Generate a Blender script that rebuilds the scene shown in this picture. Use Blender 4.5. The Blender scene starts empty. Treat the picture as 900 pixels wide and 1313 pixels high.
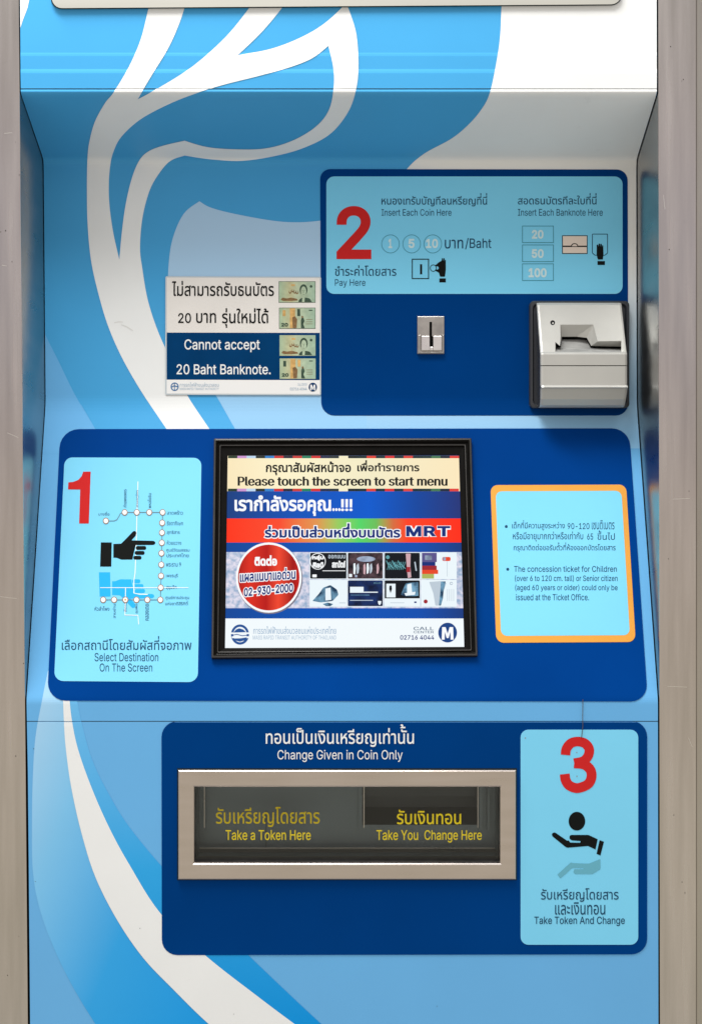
import bpy, math, random
import numpy as np
from mathutils import Vector
from mathutils.geometry import delaunay_2d_cdt

random.seed(7)
SC = bpy.context.scene
COL = SC.collection

# ------------------------------------------------------------------ camera, world, lamps, exposure
D = 2.0            # metres from the lens to the front face of the machine
H = 1.25           # lens height above the floor
W0, H0 = 900.0, 1313.0
cam = bpy.data.cameras.new('camera')
cam.sensor_fit = 'VERTICAL'
cam.sensor_height = 36.0
cam.lens = 36.0 * D / 1.313
cam.clip_start = 0.05
cam.clip_end = 100
camo = bpy.data.objects.new('camera', cam)
COL.objects.link(camo)
camo.location = (0, -D, H)
camo.rotation_euler = (math.pi / 2, 0, 0)
SC.camera = camo

world = bpy.data.worlds.new('World')
SC.world = world
world.use_nodes = True
wn = world.node_tree
wn.nodes.clear()
w_out = wn.nodes.new('ShaderNodeOutputWorld')
w_bg = wn.nodes.new('ShaderNodeBackground')
w_tc = wn.nodes.new('ShaderNodeTexCoord')
w_sep = wn.nodes.new('ShaderNodeSeparateXYZ')
w_map = wn.nodes.new('ShaderNodeMapRange')
w_rmp = wn.nodes.new('ShaderNodeValToRGB')
w_map.inputs['From Min'].default_value = -1
w_map.inputs['From Max'].default_value = 1
wn.links.new(w_tc.outputs['Generated'], w_sep.inputs[0])
wn.links.new(w_sep.outputs['Z'], w_map.inputs['Value'])
wn.links.new(w_map.outputs[0], w_rmp.inputs[0])
wn.links.new(w_rmp.outputs[0], w_bg.inputs['Color'])
wn.links.new(w_bg.outputs[0], w_out.inputs['Surface'])
els = w_rmp.color_ramp.elements
els[0].position, els[0].color = 0.0, (.60, .585, .56, 1)
els[1].position, els[1].color = 1.0, (1.04, 1.05, 1.06, 1)
for p, c in ((.30, (.66, .63, .56, 1)), (.37, (.84, .78, .62, 1)), (.485, (.82, .735, .62, 1)), (.524, (.77, .66, .63, 1)), (.552, (.55, .565, .61, 1)),
             (.582, (.75, .755, .88, 1)), (.604, (.88, .76, .80, 1)), (.636, (.68, .655, .59, 1)), (.76, (.98, .98, .98, 1))):
    e = els.new(p); e.color = c
w_bg.inputs['Strength'].default_value = 1.0

def lamp(name, loc, target, sx, sy, watts, color):
    l = bpy.data.lights.new(name, 'AREA')
    l.shape = 'RECTANGLE'; l.size = sx; l.size_y = sy; l.energy = watts; l.color = color
    o = bpy.data.objects.new(name, l)
    COL.objects.link(o)
    o.location = loc
    o.rotation_euler = (Vector(target) - Vector(loc)).to_track_quat('-Z', 'Y').to_euler()
    return o
lamp('overhead_lamp', (-0.55, -0.62, H + 1.95), (0, .05, H + .1), 1.5, 0.5, 60, (1.0, .985, .95))

SC.view_settings.view_transform = 'Standard'
SC.view_settings.look = 'None'
SC.view_settings.exposure = 0
SC.view_settings.gamma = 1
SC.cycles.max_bounces = 8

# ------------------------------------------------------------------ projection of measured outlines on the real surfaces
def P(px, py, y):
    k = 1 + y / D
    return Vector(((px - 450) / 1000 * k, y, H + (656.5 - py) / 1000 * k))

def zof(py, y):
    return (656.5 - py) / 1000 * (1 + y / D)

DB = 0.145         # depth of the recessed back panel behind the front plane
def bez(a, b, c, n):
    out = []
    for i in range(n + 1):
        t = i / n
        out.append(((1-t)**2*a[0] + 2*t*(1-t)*b[0] + t*t*c[0], (1-t)**2*a[1] + 2*t*(1-t)*b[1] + t*t*c[1]))
    return out

prof = [(0, zof(-70, 0)), (0, zof(67.5, 0)), (-.00035, zof(69.5, 0)), (-.0006, zof(72, 0)), (0, zof(88.5, 0)),  # shallow outward steps in the fascia, shaped to draw bright light streaks
        (-.0006, zof(91.5, 0)), (-.0009, zof(94, 0)), (0, zof(112.0, 0)), (0, zof(113.2, 0)), (.0007, zof(113.3, 0)),
        (.0007, zof(113.75, 0)), (0, zof(113.85, 0))]
sof0 = (.010, zof(126, .010)); sof1 = (DB, zof(205, DB))
corner = (0, sof0[1] + (sof0[1] - sof1[1]) / (sof1[0] - sof0[0]) * .010)
prof += bez((0, zof(117.0, 0)), corner, sof0, 6)
def lerp(a, b, t): return (a[0] + (b[0]-a[0])*t, a[1] + (b[1]-a[1])*t)
prof += bez(lerp(sof0, sof1, .93), sof1, (DB, sof1[1] - .010), 5)
con0 = (DB, zof(518, DB)); con1 = (0, zof(898, 0))
prof += bez((DB, con0[1] + .012), con0, lerp(con0, con1, .04), 6)
prof += bez(lerp(con0, con1, .985), con1, (0, con1[1] - .005), 4)
prof += [(0, zof(924.4, 0)), (.0016, zof(924.6, 0.0016)), (.0016, zof(925.3, .0016)), (0, zof(925.5, 0)), (0, zof(1420, 0))]
PY = [656.5 - 1000 * z / (1 + y / D) for y, z in prof]
NRM = []
for i in range(len(prof) - 1):
    dy, dz = prof[i+1][0] - prof[i][0], prof[i+1][1] - prof[i][1]
    n = Vector((0, dz, -dy)).normalized()
    NRM.append(n if n.y < 0 else -n)
# print surfaces sit on the smooth envelope (the hairline seams are skipped)
def S(px, py, off=0.0):
    k = 0
    while k < len(PY) - 2 and py > PY[k+1]:
        k += 1
    (y0, z0), (y1, z1) = prof[k], prof[k+1]
    s = (656.5 - py) / 1000            # Z = s * (1 + Y/D)
    dy, dz = y1 - y0, z1 - z0
    den = dz - s * dy / D
    t = (s * (1 + y0 / D) - z0) / den if abs(den) > 1e-12 else 0
    Y = y0 + t * dy
    Z = z0 + t * dz
    n = NRM[k]
    if abs(py - PY[k+1]) < 1e-3 and k + 1 < len(NRM): n = (NRM[k] + NRM[k+1]).normalized()
    elif abs(py - PY[k]) < 1e-3 and k > 0: n = (NRM[k] + NRM[k-1]).normalized()
    return Vector(((px - 450) / 1000 * (1 + Y / D), Y, H + Z)) + n * off

def on(off): return lambda x, y: S(x, y, off)
def at(yy): return lambda x, y: P(x, y, yy)

# ------------------------------------------------------------------ 2-D helpers (measured outlines)
def wind(loops, q):
    w = np.zeros(len(q), int)
    for lp in loops:
        a = np.asarray(lp, float); b = np.roll(a, -1, 0)
        ay, by = a[:, 1][None], b[:, 1][None]
        X, Yq = q[:, 0][:, None], q[:, 1][:, None]
        cr = (b[:, 0]-a[:, 0])[None] * (Yq-ay) - (X - a[:, 0][None]) * (by-ay)
        w += ((ay <= Yq) & (by > Yq) & (cr > 0)).sum(1) - ((ay > Yq) & (by <= Yq) & (cr < 0)).sum(1)
    return w

def fill2d(loops, evenodd=False, cuts=False):
    V, E = [], []
    for lp in loops:
        o = len(V)
        V += [Vector((p[0], p[1])) for p in lp]
        E += [(o + i, o + (i+1) % len(lp)) for i in range(len(lp))]
    if cuts:
        xs = [v.x for v in V]; ys = [v.y for v in V]
        for b in PY:
            if min(ys) + .01 < b < max(ys) - .01:
                o = len(V)
                V += [Vector((min(xs) - 1, b)), Vector((max(xs) + 1, b))]
                E.append((o, o + 1))
    v, e, f, *_ = delaunay_2d_cdt(V, E, [], 0, 1e-4)
    v = np.array([(p.x, p.y) for p in v])
    if len(f) == 0: return v, []
    f = np.array(f)
    c = v[f].mean(1)
    w = wind(loops, c)
    k = (w % 2 != 0) if evenodd else (w != 0)
    return v, f[k]

def spl(pts, n=6):
    out = []
    m = len(pts)
    for i in range(m - 1):
        p0 = pts[max(i-1, 0)]; p1 = pts[i]; p2 = pts[i+1]; p3 = pts[min(i+2, m-1)]
        for j in range(n):
            t = j / n
            out.append(tuple(.5*((2*p1[a]) + (-p0[a]+p2[a])*t + (2*p0[a]-5*p1[a]+4*p2[a]-p3[a])*t*t + (-p0[a]+3*p1[a]-3*p2[a]+p3[a])*t**3) for a in (0, 1)))
    out.append(tuple(pts[-1]))
    return out

def rpoly(c, r, n=6):
    """polygon with rounded corners; r one radius or a list"""
    out = []
    m = len(c)
    for i in range(m):
        p = Vector(c[i]); a = Vector(c[i-1]); b = Vector(c[(i+1) % m])
        rr = r[i] if isinstance(r, (list, tuple)) else r
        if rr <= 0: out.append(tuple(p)); continue
        u = (a-p).normalized(); v = (b-p).normalized()
        rr = min(rr, (a-p).length*.5, (b-p).length*.5)
        s, t = p + u*rr, p + v*rr
        # quarter-round corner
        for j in range(n+1):
            th = j / n
            k = .5523
            q = [s, p + u*rr*(1-k), p + v*rr*(1-k), t]
            w = [(1-th)**3, 3*(1-th)**2*th, 3*(1-th)*th*th, th**3]
            out.append(tuple(sum((q[z]*w[z] for z in range(4)), Vector((0, 0)))))
    return out

def rect(x0, y0, x1, y1): return [(x0, y0), (x1, y0), (x1, y1), (x0, y1)]
def rrect(x0, y0, x1, y1, r): return rpoly(rect(x0, y0, x1, y1), r)
def ell(cx, cy, rx, ry=None, n=28, a0=0, a1=2*math.pi):
    ry = rx if ry is None else ry
    full = abs(a1-a0-2*math.pi) < 1e-6
    return [(cx + rx*math.cos(a0+(a1-a0)*i/(n if full else n-1)), cy + ry*math.sin(a0+(a1-a0)*i/(n if full else n-1))) for i in range(n)]
def line(pts, w):
    """thick polyline outline as one loop"""
    L, R = [], []
    for i, p in enumerate(pts):
        p = Vector(p)
        a = Vector(pts[max(i-1, 0)]); b = Vector(pts[min(i+1, len(pts)-1)])
        d = (b-a).normalized(); nrm = Vector((-d.y, d.x)) * w/2
        if 0 < i < len(pts)-1:
            d1 = (p-a).normalized(); co = max(.5, d.dot(d1)); nrm = nrm/co
        L.append(tuple(p+nrm)); R.append(tuple(p-nrm))
    return L + R[::-1]
def ring(lp, w):
    return [lp, offs(lp, -w)]
def area(lp):
    a = np.asarray(lp); b = np.roll(a, -1, 0)
    return .5*float((a[:, 0]*b[:, 1]-b[:, 0]*a[:, 1]).sum())
def offs(lp, d, dx=None, sgn=None):
    """move an outline outwards by d (dx: separate amount across)"""
    a = np.asarray(lp, float)
    sgn = (1 if area(lp) > 0 else -1) if sgn is None else sgn
    e0 = a - np.roll(a, 1, 0); e1 = np.roll(a, -1, 0) - a
    def nn(e):
        l = np.hypot(e[:, 0], e[:, 1])[:, None]; l[l < 1e-9] = 1
        return np.stack([e[:, 1], -e[:, 0]], 1)/l*sgn
    n0, n1 = nn(e0), nn(e1)
    m = n0+n1
    q = (m*m).sum(1)[:, None]/2; q[q < .35] = .35
    m = m/q
    return [tuple(p) for p in a + m*np.array([[d if dx is None else dx, d]])]

# ------------------------------------------------------------------ writing
FONT_IN = None
try:
    import os
    FONT_IN = bpy.data.fonts.load(os.path.join(bpy.utils.system_resource('DATAFILES', path='fonts'), 'Inter.woff2'))
except Exception:
    FONT_IN = None
_ma, _mb, _mc, _md = [bpy.data.materials.new('glyph_%d' % i) for i in range(4)]
UPPER = set('\u0e31\u0e34\u0e35\u0e36\u0e37\u0e47\u0e4d'); TONE = set('\u0e48\u0e49\u0e4a\u0e4b\u0e4c'); TALL = set('\u0e1b\u0e1d\u0e1f')
_glyph_cache = {}
def text_loops(s, thai, n):
    key = (s, thai, n)
    if key in _glyph_cache: return _glyph_cache[key]
    c = bpy.data.curves.new('writing', 'FONT')
    c.body = s; c.size = 1.0
    if not thai and FONT_IN: c.font = FONT_IN
    for m in (_ma, _mb, _mc, _md): c.materials.append(m)
    for i, ch in enumerate(s):
        k = 0
        if ch in UPPER or ch in TONE:
            if ch in TONE and i and s[i-1] in UPPER: k |= 1
            j = i
            while j and (s[j] in UPPER or s[j] in TONE): j -= 1
            if s[j] in TALL: k |= 2
        c.body_format[i].material_index = k
    o = bpy.data.objects.new('writing', c)
    COL.objects.link(o)
    dg = bpy.context.evaluated_depsgraph_get()
    dg.update()
    cu = o.to_curve(dg)
    loops = []
    for sp in cu.splines:
        k = sp.material_index
        dx, dy = (-.10 if k & 2 else 0), (.215 if k & 1 else 0)
        bp = sp.bezier_points
        m = len(bp); lp = []
        for i in range(m):
            a, b = bp[i], bp[(i+1) % m]
            p0, p1, p2, p3 = a.co.to_2d(), a.handle_right.to_2d(), b.handle_left.to_2d(), b.co.to_2d()
            ch = p3-p0
            def off_line(p):
                return abs(ch.x*(p-p0).y-ch.y*(p-p0).x)/max(ch.length, 1e-9)
            st = 1 if max(off_line(p1), off_line(p2)) < 2e-3 else n
            for j in range(st):
                t = j/st
                q = p0*(1-t)**3+p1*3*t*(1-t)**2+p2*3*t*t*(1-t)+p3*t**3
                if not lp or (Vector(lp[-1])-Vector((q.x+dx, q.y+dy))).length > 1e-4: lp.append((q.x+dx, q.y+dy))
        if len(lp) > 2: loops.append(lp)
    o.to_curve_clear()
    bpy.data.objects.remove(o); bpy.data.curves.remove(c)
    _glyph_cache[key] = loops
    return loops

def text(s, box, thai=False, bold=0.0, bx=None, n=3, rot=0, slant=0):
    """outlines of a line of writing, its ink fitted to box (x0,y0,x1,y1); bold in em; rot 90 reads upwards"""
    lp = [list(l) for l in text_loops(s, thai, n)]
    if bold or bx:
        sg = 1 if sum(area(l) for l in lp) > 0 else -1
        lp = [offs(l, bold, bx, sg) for l in lp]
    P_ = np.concatenate([np.asarray(l) for l in lp])
    (ux0, uy0), (ux1, uy1) = P_.min(0), P_.max(0)
    x0, y0, x1, y1 = box
    out = []
    for l in lp:
        q = []
        for u, v in l:
            a = (u-ux0)/(ux1-ux0); b = (v-uy0)/(uy1-uy0)
            if rot == 90: x, y = x0+(x1-x0)*(1-b), y1-(y1-y0)*a
            else: x, y = x0+(x1-x0)*a, y1-(y1-y0)*b
            q.append((x, y-slant*(x-(x0+x1)/2)))
        out.append(q)
    return out

# ------------------------------------------------------------------ mesh building
ROOT = {}
class MB:
    def __init__(s): s.v, s.f, s.m, s.mats = [], [], [], []
    def mi(s, mat):
        if mat not in s.mats: s.mats.append(mat)
        return s.mats.index(mat)
    def poly(s, vs, fs, mat, face=None):
        o = len(s.v); k = s.mi(mat)
        s.v += [Vector(v) for v in vs]
        for f in fs:
            f = list(f)
            if face is not None:
                a, b, c = (Vector(vs[f[0]]), Vector(vs[f[1]]), Vector(vs[f[2]]))
                if (b-a).cross(c-a).dot(face) < 0: f.reverse()
            s.f.append([o+i for i in f]); s.m.append(k)
    def flat(s, loops, fn, mat, evenodd=False, cuts=False, sel=None):
        v, f = fill2d(loops, evenodd, cuts)
        if sel: f = [t for t in f if sel[0] <= v[list(t)].mean(0)[1] < sel[1]]
        if len(f) == 0: return
        used = sorted({int(i) for t in f for i in t}); mp = {u: i for i, u in enumerate(used)}
        s.poly([fn(*v[u]) for u in used], [[mp[int(i)] for i in t] for t in f], mat, Vector((0, -1, 0)))
    def plate(s, loop, off0, off1, mat, rim=None, holes=(), cuts=True, sur=None):
        """sheet with a real edge: face at off1, rim down to off0"""
        f0, f1 = (on(off0), on(off1)) if sur is None else sur
        s.flat([loop]+list(holes), f1, mat, evenodd=True, cuts=cuts)
        for lp in [loop]+list(holes):
            L = []
            for i in range(len(lp)):
                a, b = lp[i], lp[(i+1) % len(lp)]
                L.append(a)
                if cuts and abs(b[1]-a[1]) > 1:
                    ts = sorted((q-a[1])/(b[1]-a[1]) for q in PY if min(a[1], b[1])+.02 < q < max(a[1], b[1])-.02)
                    L += [(a[0]+(b[0]-a[0])*t, a[1]+(b[1]-a[1])*t) for t in ts]
            n = len(L)
            vs = [f0(*p) for p in L]+[f1(*p) for p in L]
            s.poly(vs, [(i, (i+1) % n, n+(i+1) % n, n+i) for i in range(n)], rim or mat)
    def strips(s, rings, mat, closed=True, cap0=False, cap1=False):
        n = len(rings[0])
        vs = [p for r in rings for p in r]
        fs = []
        for k in range(len(rings)-1):
            for i in range(n if closed else n-1):
                fs.append((k*n+i, k*n+(i+1) % n, (k+1)*n+(i+1) % n, (k+1)*n+i))
        if cap0: fs.append(tuple(range(n))[::-1])
        if cap1: fs.append(tuple((len(rings)-1)*n+i for i in range(n)))
        s.poly(vs, fs, mat)
    def box(s, a, b, mat, bev=0.0):
        x0, y0, z0 = a; x1, y1, z1 = b
        if not bev:
            vs = [(x, y, z) for x in (x0, x1) for y in (y0, y1) for z in (z0, z1)]
            s.poly(vs, [(0, 1, 3, 2), (4, 6, 7, 5), (0, 4, 5, 1), (2, 3, 7, 6), (0, 2, 6, 4), (1, 5, 7, 3)], mat)
            return
        # front (-y) edges rounded
        def rg(i, y):
            return [(x0+i, y, z0+i), (x1-i, y, z0+i), (x1-i, y, z1-i), (x0+i, y, z1-i)]
        s.strips([rg(0, y1), rg(0, y0+bev), rg(bev*.3, y0+bev*.3), rg(bev, y0)], mat, cap0=True, cap1=True)
    def tube(s, pts, r, mat, n=6):
        rings = []
        for i, p in enumerate(pts):
            d = (Vector(pts[min(i+1, len(pts)-1)])-Vector(pts[max(i-1, 0)])).normalized()
            u = d.cross(Vector((.3, 1, .2))).normalized(); w = d.cross(u)
            rings.append([Vector(p)+u*r*math.cos(2*math.pi*k/n)+w*r*math.sin(2*math.pi*k/n) for k in range(n)])
        s.strips(rings, mat, cap0=True, cap1=True)
    def build(s, name, parent=None, label=None, smooth=False, weld=True, **kw):
        me = bpy.data.meshes.new(name)
        base = Vector((0, 0, 0))
        q = parent
        while q is not None: base += q.location; q = q.parent
        if parent is None and 'loc' in kw: base = Vector(kw['loc'])
        me.from_pydata([tuple(v-base) for v in s.v], [], s.f)
        for m in s.mats: me.materials.append(m)
        me.polygons.foreach_set('material_index', s.m)
        me.validate(); me.update()
        o = bpy.data.objects.new(name, me)
        COL.objects.link(o)
        if parent is not None: o.parent = parent
        elif 'loc' in kw: o.location = base
        if smooth:
            import bmesh
            bm = bmesh.new(); bm.from_mesh(me)
            bmesh.ops.remove_doubles(bm, verts=bm.verts, dist=1e-5)
            bmesh.ops.recalc_face_normals(bm, faces=bm.faces)
            for f in bm.faces: f.smooth = True
            for e in bm.edges:
                if len(e.link_faces) == 2 and e.calc_face_angle(0) > math.radians(35): e.smooth = False
            bm.to_mesh(me); bm.free()
        if label: o['label'] = label
        for k in ('category', 'group', 'kind'):
            if k in kw: o[k] = kw[k]
        return o

def thing(name, label, cat, loc, group=None):
    o = bpy.data.objects.new(name, None)
    COL.objects.link(o)
    o.location = loc; o.empty_display_size = .1
    o['label'] = label; o['category'] = cat
    if group: o['group'] = group
    return o

# ------------------------------------------------------------------ materials
def lin(r, g, b):
    def f(c):
        c /= 255
        return c/12.92 if c <= .04045 else ((c+.055)/1.055)**2.4
    return (f(r), f(g), f(b), 1)

def mat(name, color, rough=.4, spec=.3, metal=0, mott=0.0, mscale=8, bump=0.0, bscale=60, stretch=(1, 1, 1), ramp=None, dirt=0.0, coat=0):
    m = bpy.data.materials.new(name); m.use_nodes = True
    nt = m.node_tree; N = nt.nodes; L = nt.links
    b = N['Principled BSDF']
    c = tuple(color)[:3]+(1,)
    b.inputs['Base Color'].default_value = c
    b.inputs['Roughness'].default_value = rough
    b.inputs['Specular IOR Level'].default_value = spec
    b.inputs['Metallic'].default_value = metal
    b.inputs['Coat Weight'].default_value = coat
    geo = N.new('ShaderNodeNewGeometry')
    mp = N.new('ShaderNodeMapping'); mp.inputs['Scale'].default_value = stretch
    L.new(geo.outputs['Position'], mp.inputs[0])
    src = None
    if ramp:       # printed gradient: (axis vector, offset, [(pos,color)...])
        ax, p0, p1, stops = ramp
        dot = N.new('ShaderNodeVectorMath'); dot.operation = 'DOT_PRODUCT'
        dot.inputs[1].default_value = ax
        L.new(geo.outputs['Position'], dot.inputs[0])
        mr = N.new('ShaderNodeMapRange'); mr.inputs['From Min'].default_value = p0; mr.inputs['From Max'].default_value = p1
        L.new(dot.outputs['Value'], mr.inputs['Value'])
        cr = N.new('ShaderNodeValToRGB'); L.new(mr.outputs[0], cr.inputs[0])
        e = cr.color_ramp.elements
        e[0].position, e[0].color = stops[0][0], tuple(stops[0][1])[:3]+(1,)
        e[1].position, e[1].color = stops[-1][0], tuple(stops[-1][1])[:3]+(1,)
        for p, cc in stops[1:-1]:
            z = e.new(p); z.color = tuple(cc)[:3]+(1,)
        src = cr.outputs[0]
    if mott:
        nz = N.new('ShaderNodeTexNoise'); nz.inputs['Scale'].default_value = mscale; nz.inputs['Detail'].default_value = 6
        L.new(mp.outputs[0], nz.inputs['Vector'])
        mr = N.new('ShaderNodeMapRange'); mr.inputs['From Min'].default_value = .3; mr.inputs['From Max'].default_value = .7
        mr.inputs['To Min'].default_value = 1-mott; mr.inputs['To Max'].default_value = 1+mott
        L.new(nz.outputs[0], mr.inputs['Value'])
        mx = N.new('ShaderNodeVectorMath'); mx.operation = 'SCALE'
        if src: L.new(src, mx.inputs[0])
        else: mx.inputs[0].default_value = c[:3]
        L.new(mr.outputs[0], mx.inputs['Scale'])
        src = mx.outputs[0]
        r2 = N.new('ShaderNodeMapRange'); r2.inputs['To Min'].default_value = max(.02, rough-.10); r2.inputs['To Max'].default_value = rough+.10
        L.new(nz.outputs[0], r2.inputs['Value']); L.new(r2.outputs[0], b.inputs['Roughness'])
    if dirt:       # scattered grime and scuff specks
        nz = N.new('ShaderNodeTexNoise'); nz.inputs['Scale'].default_value = 38; nz.inputs['Detail'].default_value = 9; nz.inputs['Roughness'].default_value = .75
        L.new(geo.outputs['Position'], nz.inputs['Vector'])
        mr = N.new('ShaderNodeMapRange'); mr.inputs['From Min'].default_value = .62; mr.inputs['From Max'].default_value = .80
        mr.inputs['To Max'].default_value = dirt
        L.new(nz.outputs[0], mr.inputs['Value'])
        mx = N.new('ShaderNodeMix'); mx.data_type = 'RGBA'
        L.new(mr.outputs[0], mx.inputs[0])
        if src: L.new(src, mx.inputs[6])
        else: mx.inputs[6].default_value = c
        mx.inputs[7].default_value = (.12, .11, .10, 1)
        src = mx.outputs[2]
    if src: L.new(src, b.inputs['Base Color'])
    if bump:
        nz = N.new('ShaderNodeTexNoise'); nz.inputs['Scale'].default_value = bscale; nz.inputs['Detail'].default_value = 3
        L.new(mp.outputs[0], nz.inputs['Vector'])
        bu = N.new('ShaderNodeBump'); bu.inputs['Strength'].default_value = bump; bu.inputs['Distance'].default_value = .002
        L.new(nz.outputs[0], bu.inputs['Height']); L.new(bu.outputs[0], b.inputs['Normal'])
    return m

def glow(name, color=None, ramp=None, strength=1.0, noise=None):
    """light given off by the screen"""
    m = mat(name, (.003, .003, .003), .35, .04)
    N = m.node_tree.nodes; L = m.node_tree.links; b = N['Principled BSDF']
    b.inputs['Emission Strength'].default_value = strength
    if color: b.inputs['Emission Color'].default_value = color
    geo = N.new('ShaderNodeNewGeometry')
    if ramp:
        sep = N.new('ShaderNodeSeparateXYZ'); L.new(geo.outputs['Position'], sep.inputs[0])
        mr = N.new('ShaderNodeMapRange'); mr.inputs['From Min'].default_value = (292-450)/1000*1.042; mr.inputs['From Max'].default_value = (594-450)/1000*1.042
        L.new(sep.outputs['X'], mr.inputs['Value'])
        cr = N.new('ShaderNodeValToRGB'); L.new(mr.outputs[0], cr.inputs[0])
        e = cr.color_ramp.elements
        e[0].position, e[0].color = ramp[0]; e[1].position, e[1].color = ramp[-1]
        for p, cc in ramp[1:-1]:
            z = e.new(p); z.color = cc
        L.new(cr.outputs[0], b.inputs['Emission Color'])
    if noise:
        nz = N.new('ShaderNodeTexNoise'); nz.inputs['Scale'].default_value = noise[0]; nz.inputs['Detail'].default_value = 5
        L.new(geo.outputs['Position'], nz.inputs['Vector'])
        cr = N.new('ShaderNodeValToRGB'); L.new(nz.outputs[0], cr.inputs[0])
        e = cr.color_ramp.elements
        e[0].position, e[0].color = .35, noise[1]; e[1].position, e[1].color = .65, noise[2]
        L.new(cr.outputs[0], b.inputs['Emission Color'])
    return m

VX = dict(rough=.36, spec=.10, bump=.035, bscale=14)
MIDC = (.062, .35, .68)
M_mid = mat('sky blue vinyl', MIDC, mott=.03, mscale=5, dirt=.10, **VX)
M_light = mat('pale blue vinyl', (.135, .41, .74), mott=.03, mscale=5, dirt=.08, **VX)
M_white = mat('white vinyl', (.785, .80, .805), mott=.025, mscale=9, dirt=.14, **VX)
M_palemid = mat('misty pale blue vinyl', (1, 1, 1), rough=.36, spec=.10,
               ramp=((0, 0, 1), H+zof(560, .13), H+zof(300, DB), [(0, (.25, .50, .76)), (.4, (.32, .55, .79)), (1, (.40, .59, .79))]))
M_fade = mat('white fading to pale blue vinyl', (1, 1, 1), rough=.36, spec=.10,
             ramp=((0, 0, 1), H+zof(560, .13), H+zof(330, DB), [(0, (.25, .50, .76)), (.45, (.42, .58, .72)), (1, (.80, .80, .78))]))
M_cres = mat('blue gradient vinyl', MIDC, rough=.36, spec=.10, mott=.02,
             ramp=((1, 0, -.42), -.415-.42*(H-.27), -.17-.42*(H-.62), [(0, (.36, .60, .82)), (.25, (.20, .52, .82)), (.6, (.035, .36, .78)), (1, (.012, .31, .76))]))
M_strip = mat('blue gradient stripe vinyl', MIDC, rough=.36, spec=.10, mott=.02,
              ramp=((0, 0, 1), H-.66, H-.26, [(0, (.003, .27, .70)), (.5, (.03, .36, .76)), (1, (.14, .46, .80))]))
M_navy = mat('navy blue panel print', (.0002, .040, .190), rough=.45, spec=.012, mott=.10, mscale=3.5, bump=.02, bscale=20)
M_navy_lit = mat('lit navy panel print', (.0002, .042, .225), rough=.45, spec=.012, mott=.10, mscale=3.5, bump=.02, bscale=20)  # navy ink brightened for the console; the stronger light is in the colour
M_card = mat('light cyan card print', (.20, .61, .86), rough=.40, spec=.05, mott=.02, mscale=7, dirt=.05, bump=.02, bscale=20)
M_red = mat('red print', (.56, .022, .022), .45, .03)
M_ink = mat('dark teal ink', (.012, .060, .125), .45, .1)
M_inkn = mat('thin teal ink', (.03, .20, .28), .45, .1)
M_black = mat('black ink', (.008, .009, .009), .5, .03)
M_hole = mat('black recess', (.004, .004, .004), .7, .05)
M_wprint = mat('white print', (.80, .82, .82), .4, .2)
M_gprint = mat('faded white print', (.56, .74, .78), .4, .2)
M_orange = mat('orange print', (.74, .335, .055), .4, .15, mott=.04, mscale=20)
M_beige = mat('beige print', (.72, .62, .54), .4, .15)
M_shadow_hand = mat('bright blue print', (.015, .40, .78), .4, .15)
M_ghost = mat('grey blue print', (.125, .40, .52), .4, .15)
M_grey = mat('grey line print', (.13, .20, .23), .45, .1)
M_brown = mat('brown ring print', (.30, .17, .11), .45, .1)
M_yellow = mat('yellow window lettering', (.62, .49, .015), .4, .2)
M_mustard = mat('mustard window lettering', (.40, .31, .012), .4, .2)
STL = dict(metal=1.0, spec=.5)
M_steel = mat('brushed stainless steel', (.47, .435, .415), rough=.25, mott=.13, mscale=5, stretch=(12, 12, .7), bump=.012, bscale=30, dirt=.12, **STL)
M_steel2 = mat('shaded stainless reveal', (.38, .38, .375), rough=.30, mott=.05, mscale=8, stretch=(1, 1, 6), **STL)  # same pillar steel, darkened so its inner side carries the shade in colour
M_frame = mat('satin steel frame', (.49, .435, .40), rough=.30, mott=.06, mscale=9, stretch=(1, 1, 8), dirt=.05, **STL)
M_inner = mat('dull steel tray', (.15, .172, .185), rough=.36, metal=.7, spec=.4, mott=.20, mscale=9, stretch=(1, 1, .35))
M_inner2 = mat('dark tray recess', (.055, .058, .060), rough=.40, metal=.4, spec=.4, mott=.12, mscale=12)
M_silver = mat('silver painted plastic', (.45, .445, .42), rough=.34, spec=.35, metal=.2, mott=.02, mscale=25)
M_silver2 = mat('scratched silver plastic', (.40, .40, .39), rough=.34, spec=.4, metal=.25, mott=.22, mscale=45)
M_smoke = mat('dark smoked plastic', (.035, .038, .045), rough=.22, spec=.4)
M_bezel = mat('glossy black bezel', (.006, .0055, .005), rough=.18, spec=.05, mott=.1, mscale=30)
M_bezel2 = mat('lighter black bezel edge', (.035, .032, .030), rough=.25, spec=.3, mott=.2, mscale=30)  # bezel black, lighter on the ridge edges
M_plate = mat('light grey header', (.43, .425, .39), rough=.30, spec=.3, mott=.05, mscale=14, stretch=(.2, 1, 4))
M_coin = mat('worn steel coin plate', (.42, .40, .375), rough=.33, mott=.15, mscale=60, **STL)
M_coin2 = mat('bright steel coin block', (.74, .71, .69), rough=.28, mott=.06, mscale=60, **STL)
M_paper = mat('laminated white paper', (.76, .73, .70), rough=.25, spec=.2, mott=.03, mscale=22)
M_paper2 = mat('laminated white footer paper', (.80, .80, .80), rough=.25, spec=.2)
M_nblue = mat('navy notice print', (.001, .040, .135), rough=.30, spec=.03, mott=.08, mscale=30)
M_lam = mat('clear laminate edge', (.50, .56, .60), rough=.2, spec=.3)
M_note = mat('printed banknote green', (.46, .52, .36), rough=.3, spec=.2, ramp=((1, 0, 0), -.0985, -.050, [(0, (.36, .49, .34)), (.32, (.50, .48, .28)), (.5, (.45, .52, .36)), (1, (.34, .48, .36))]), mott=.12, mscale=120)
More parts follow.
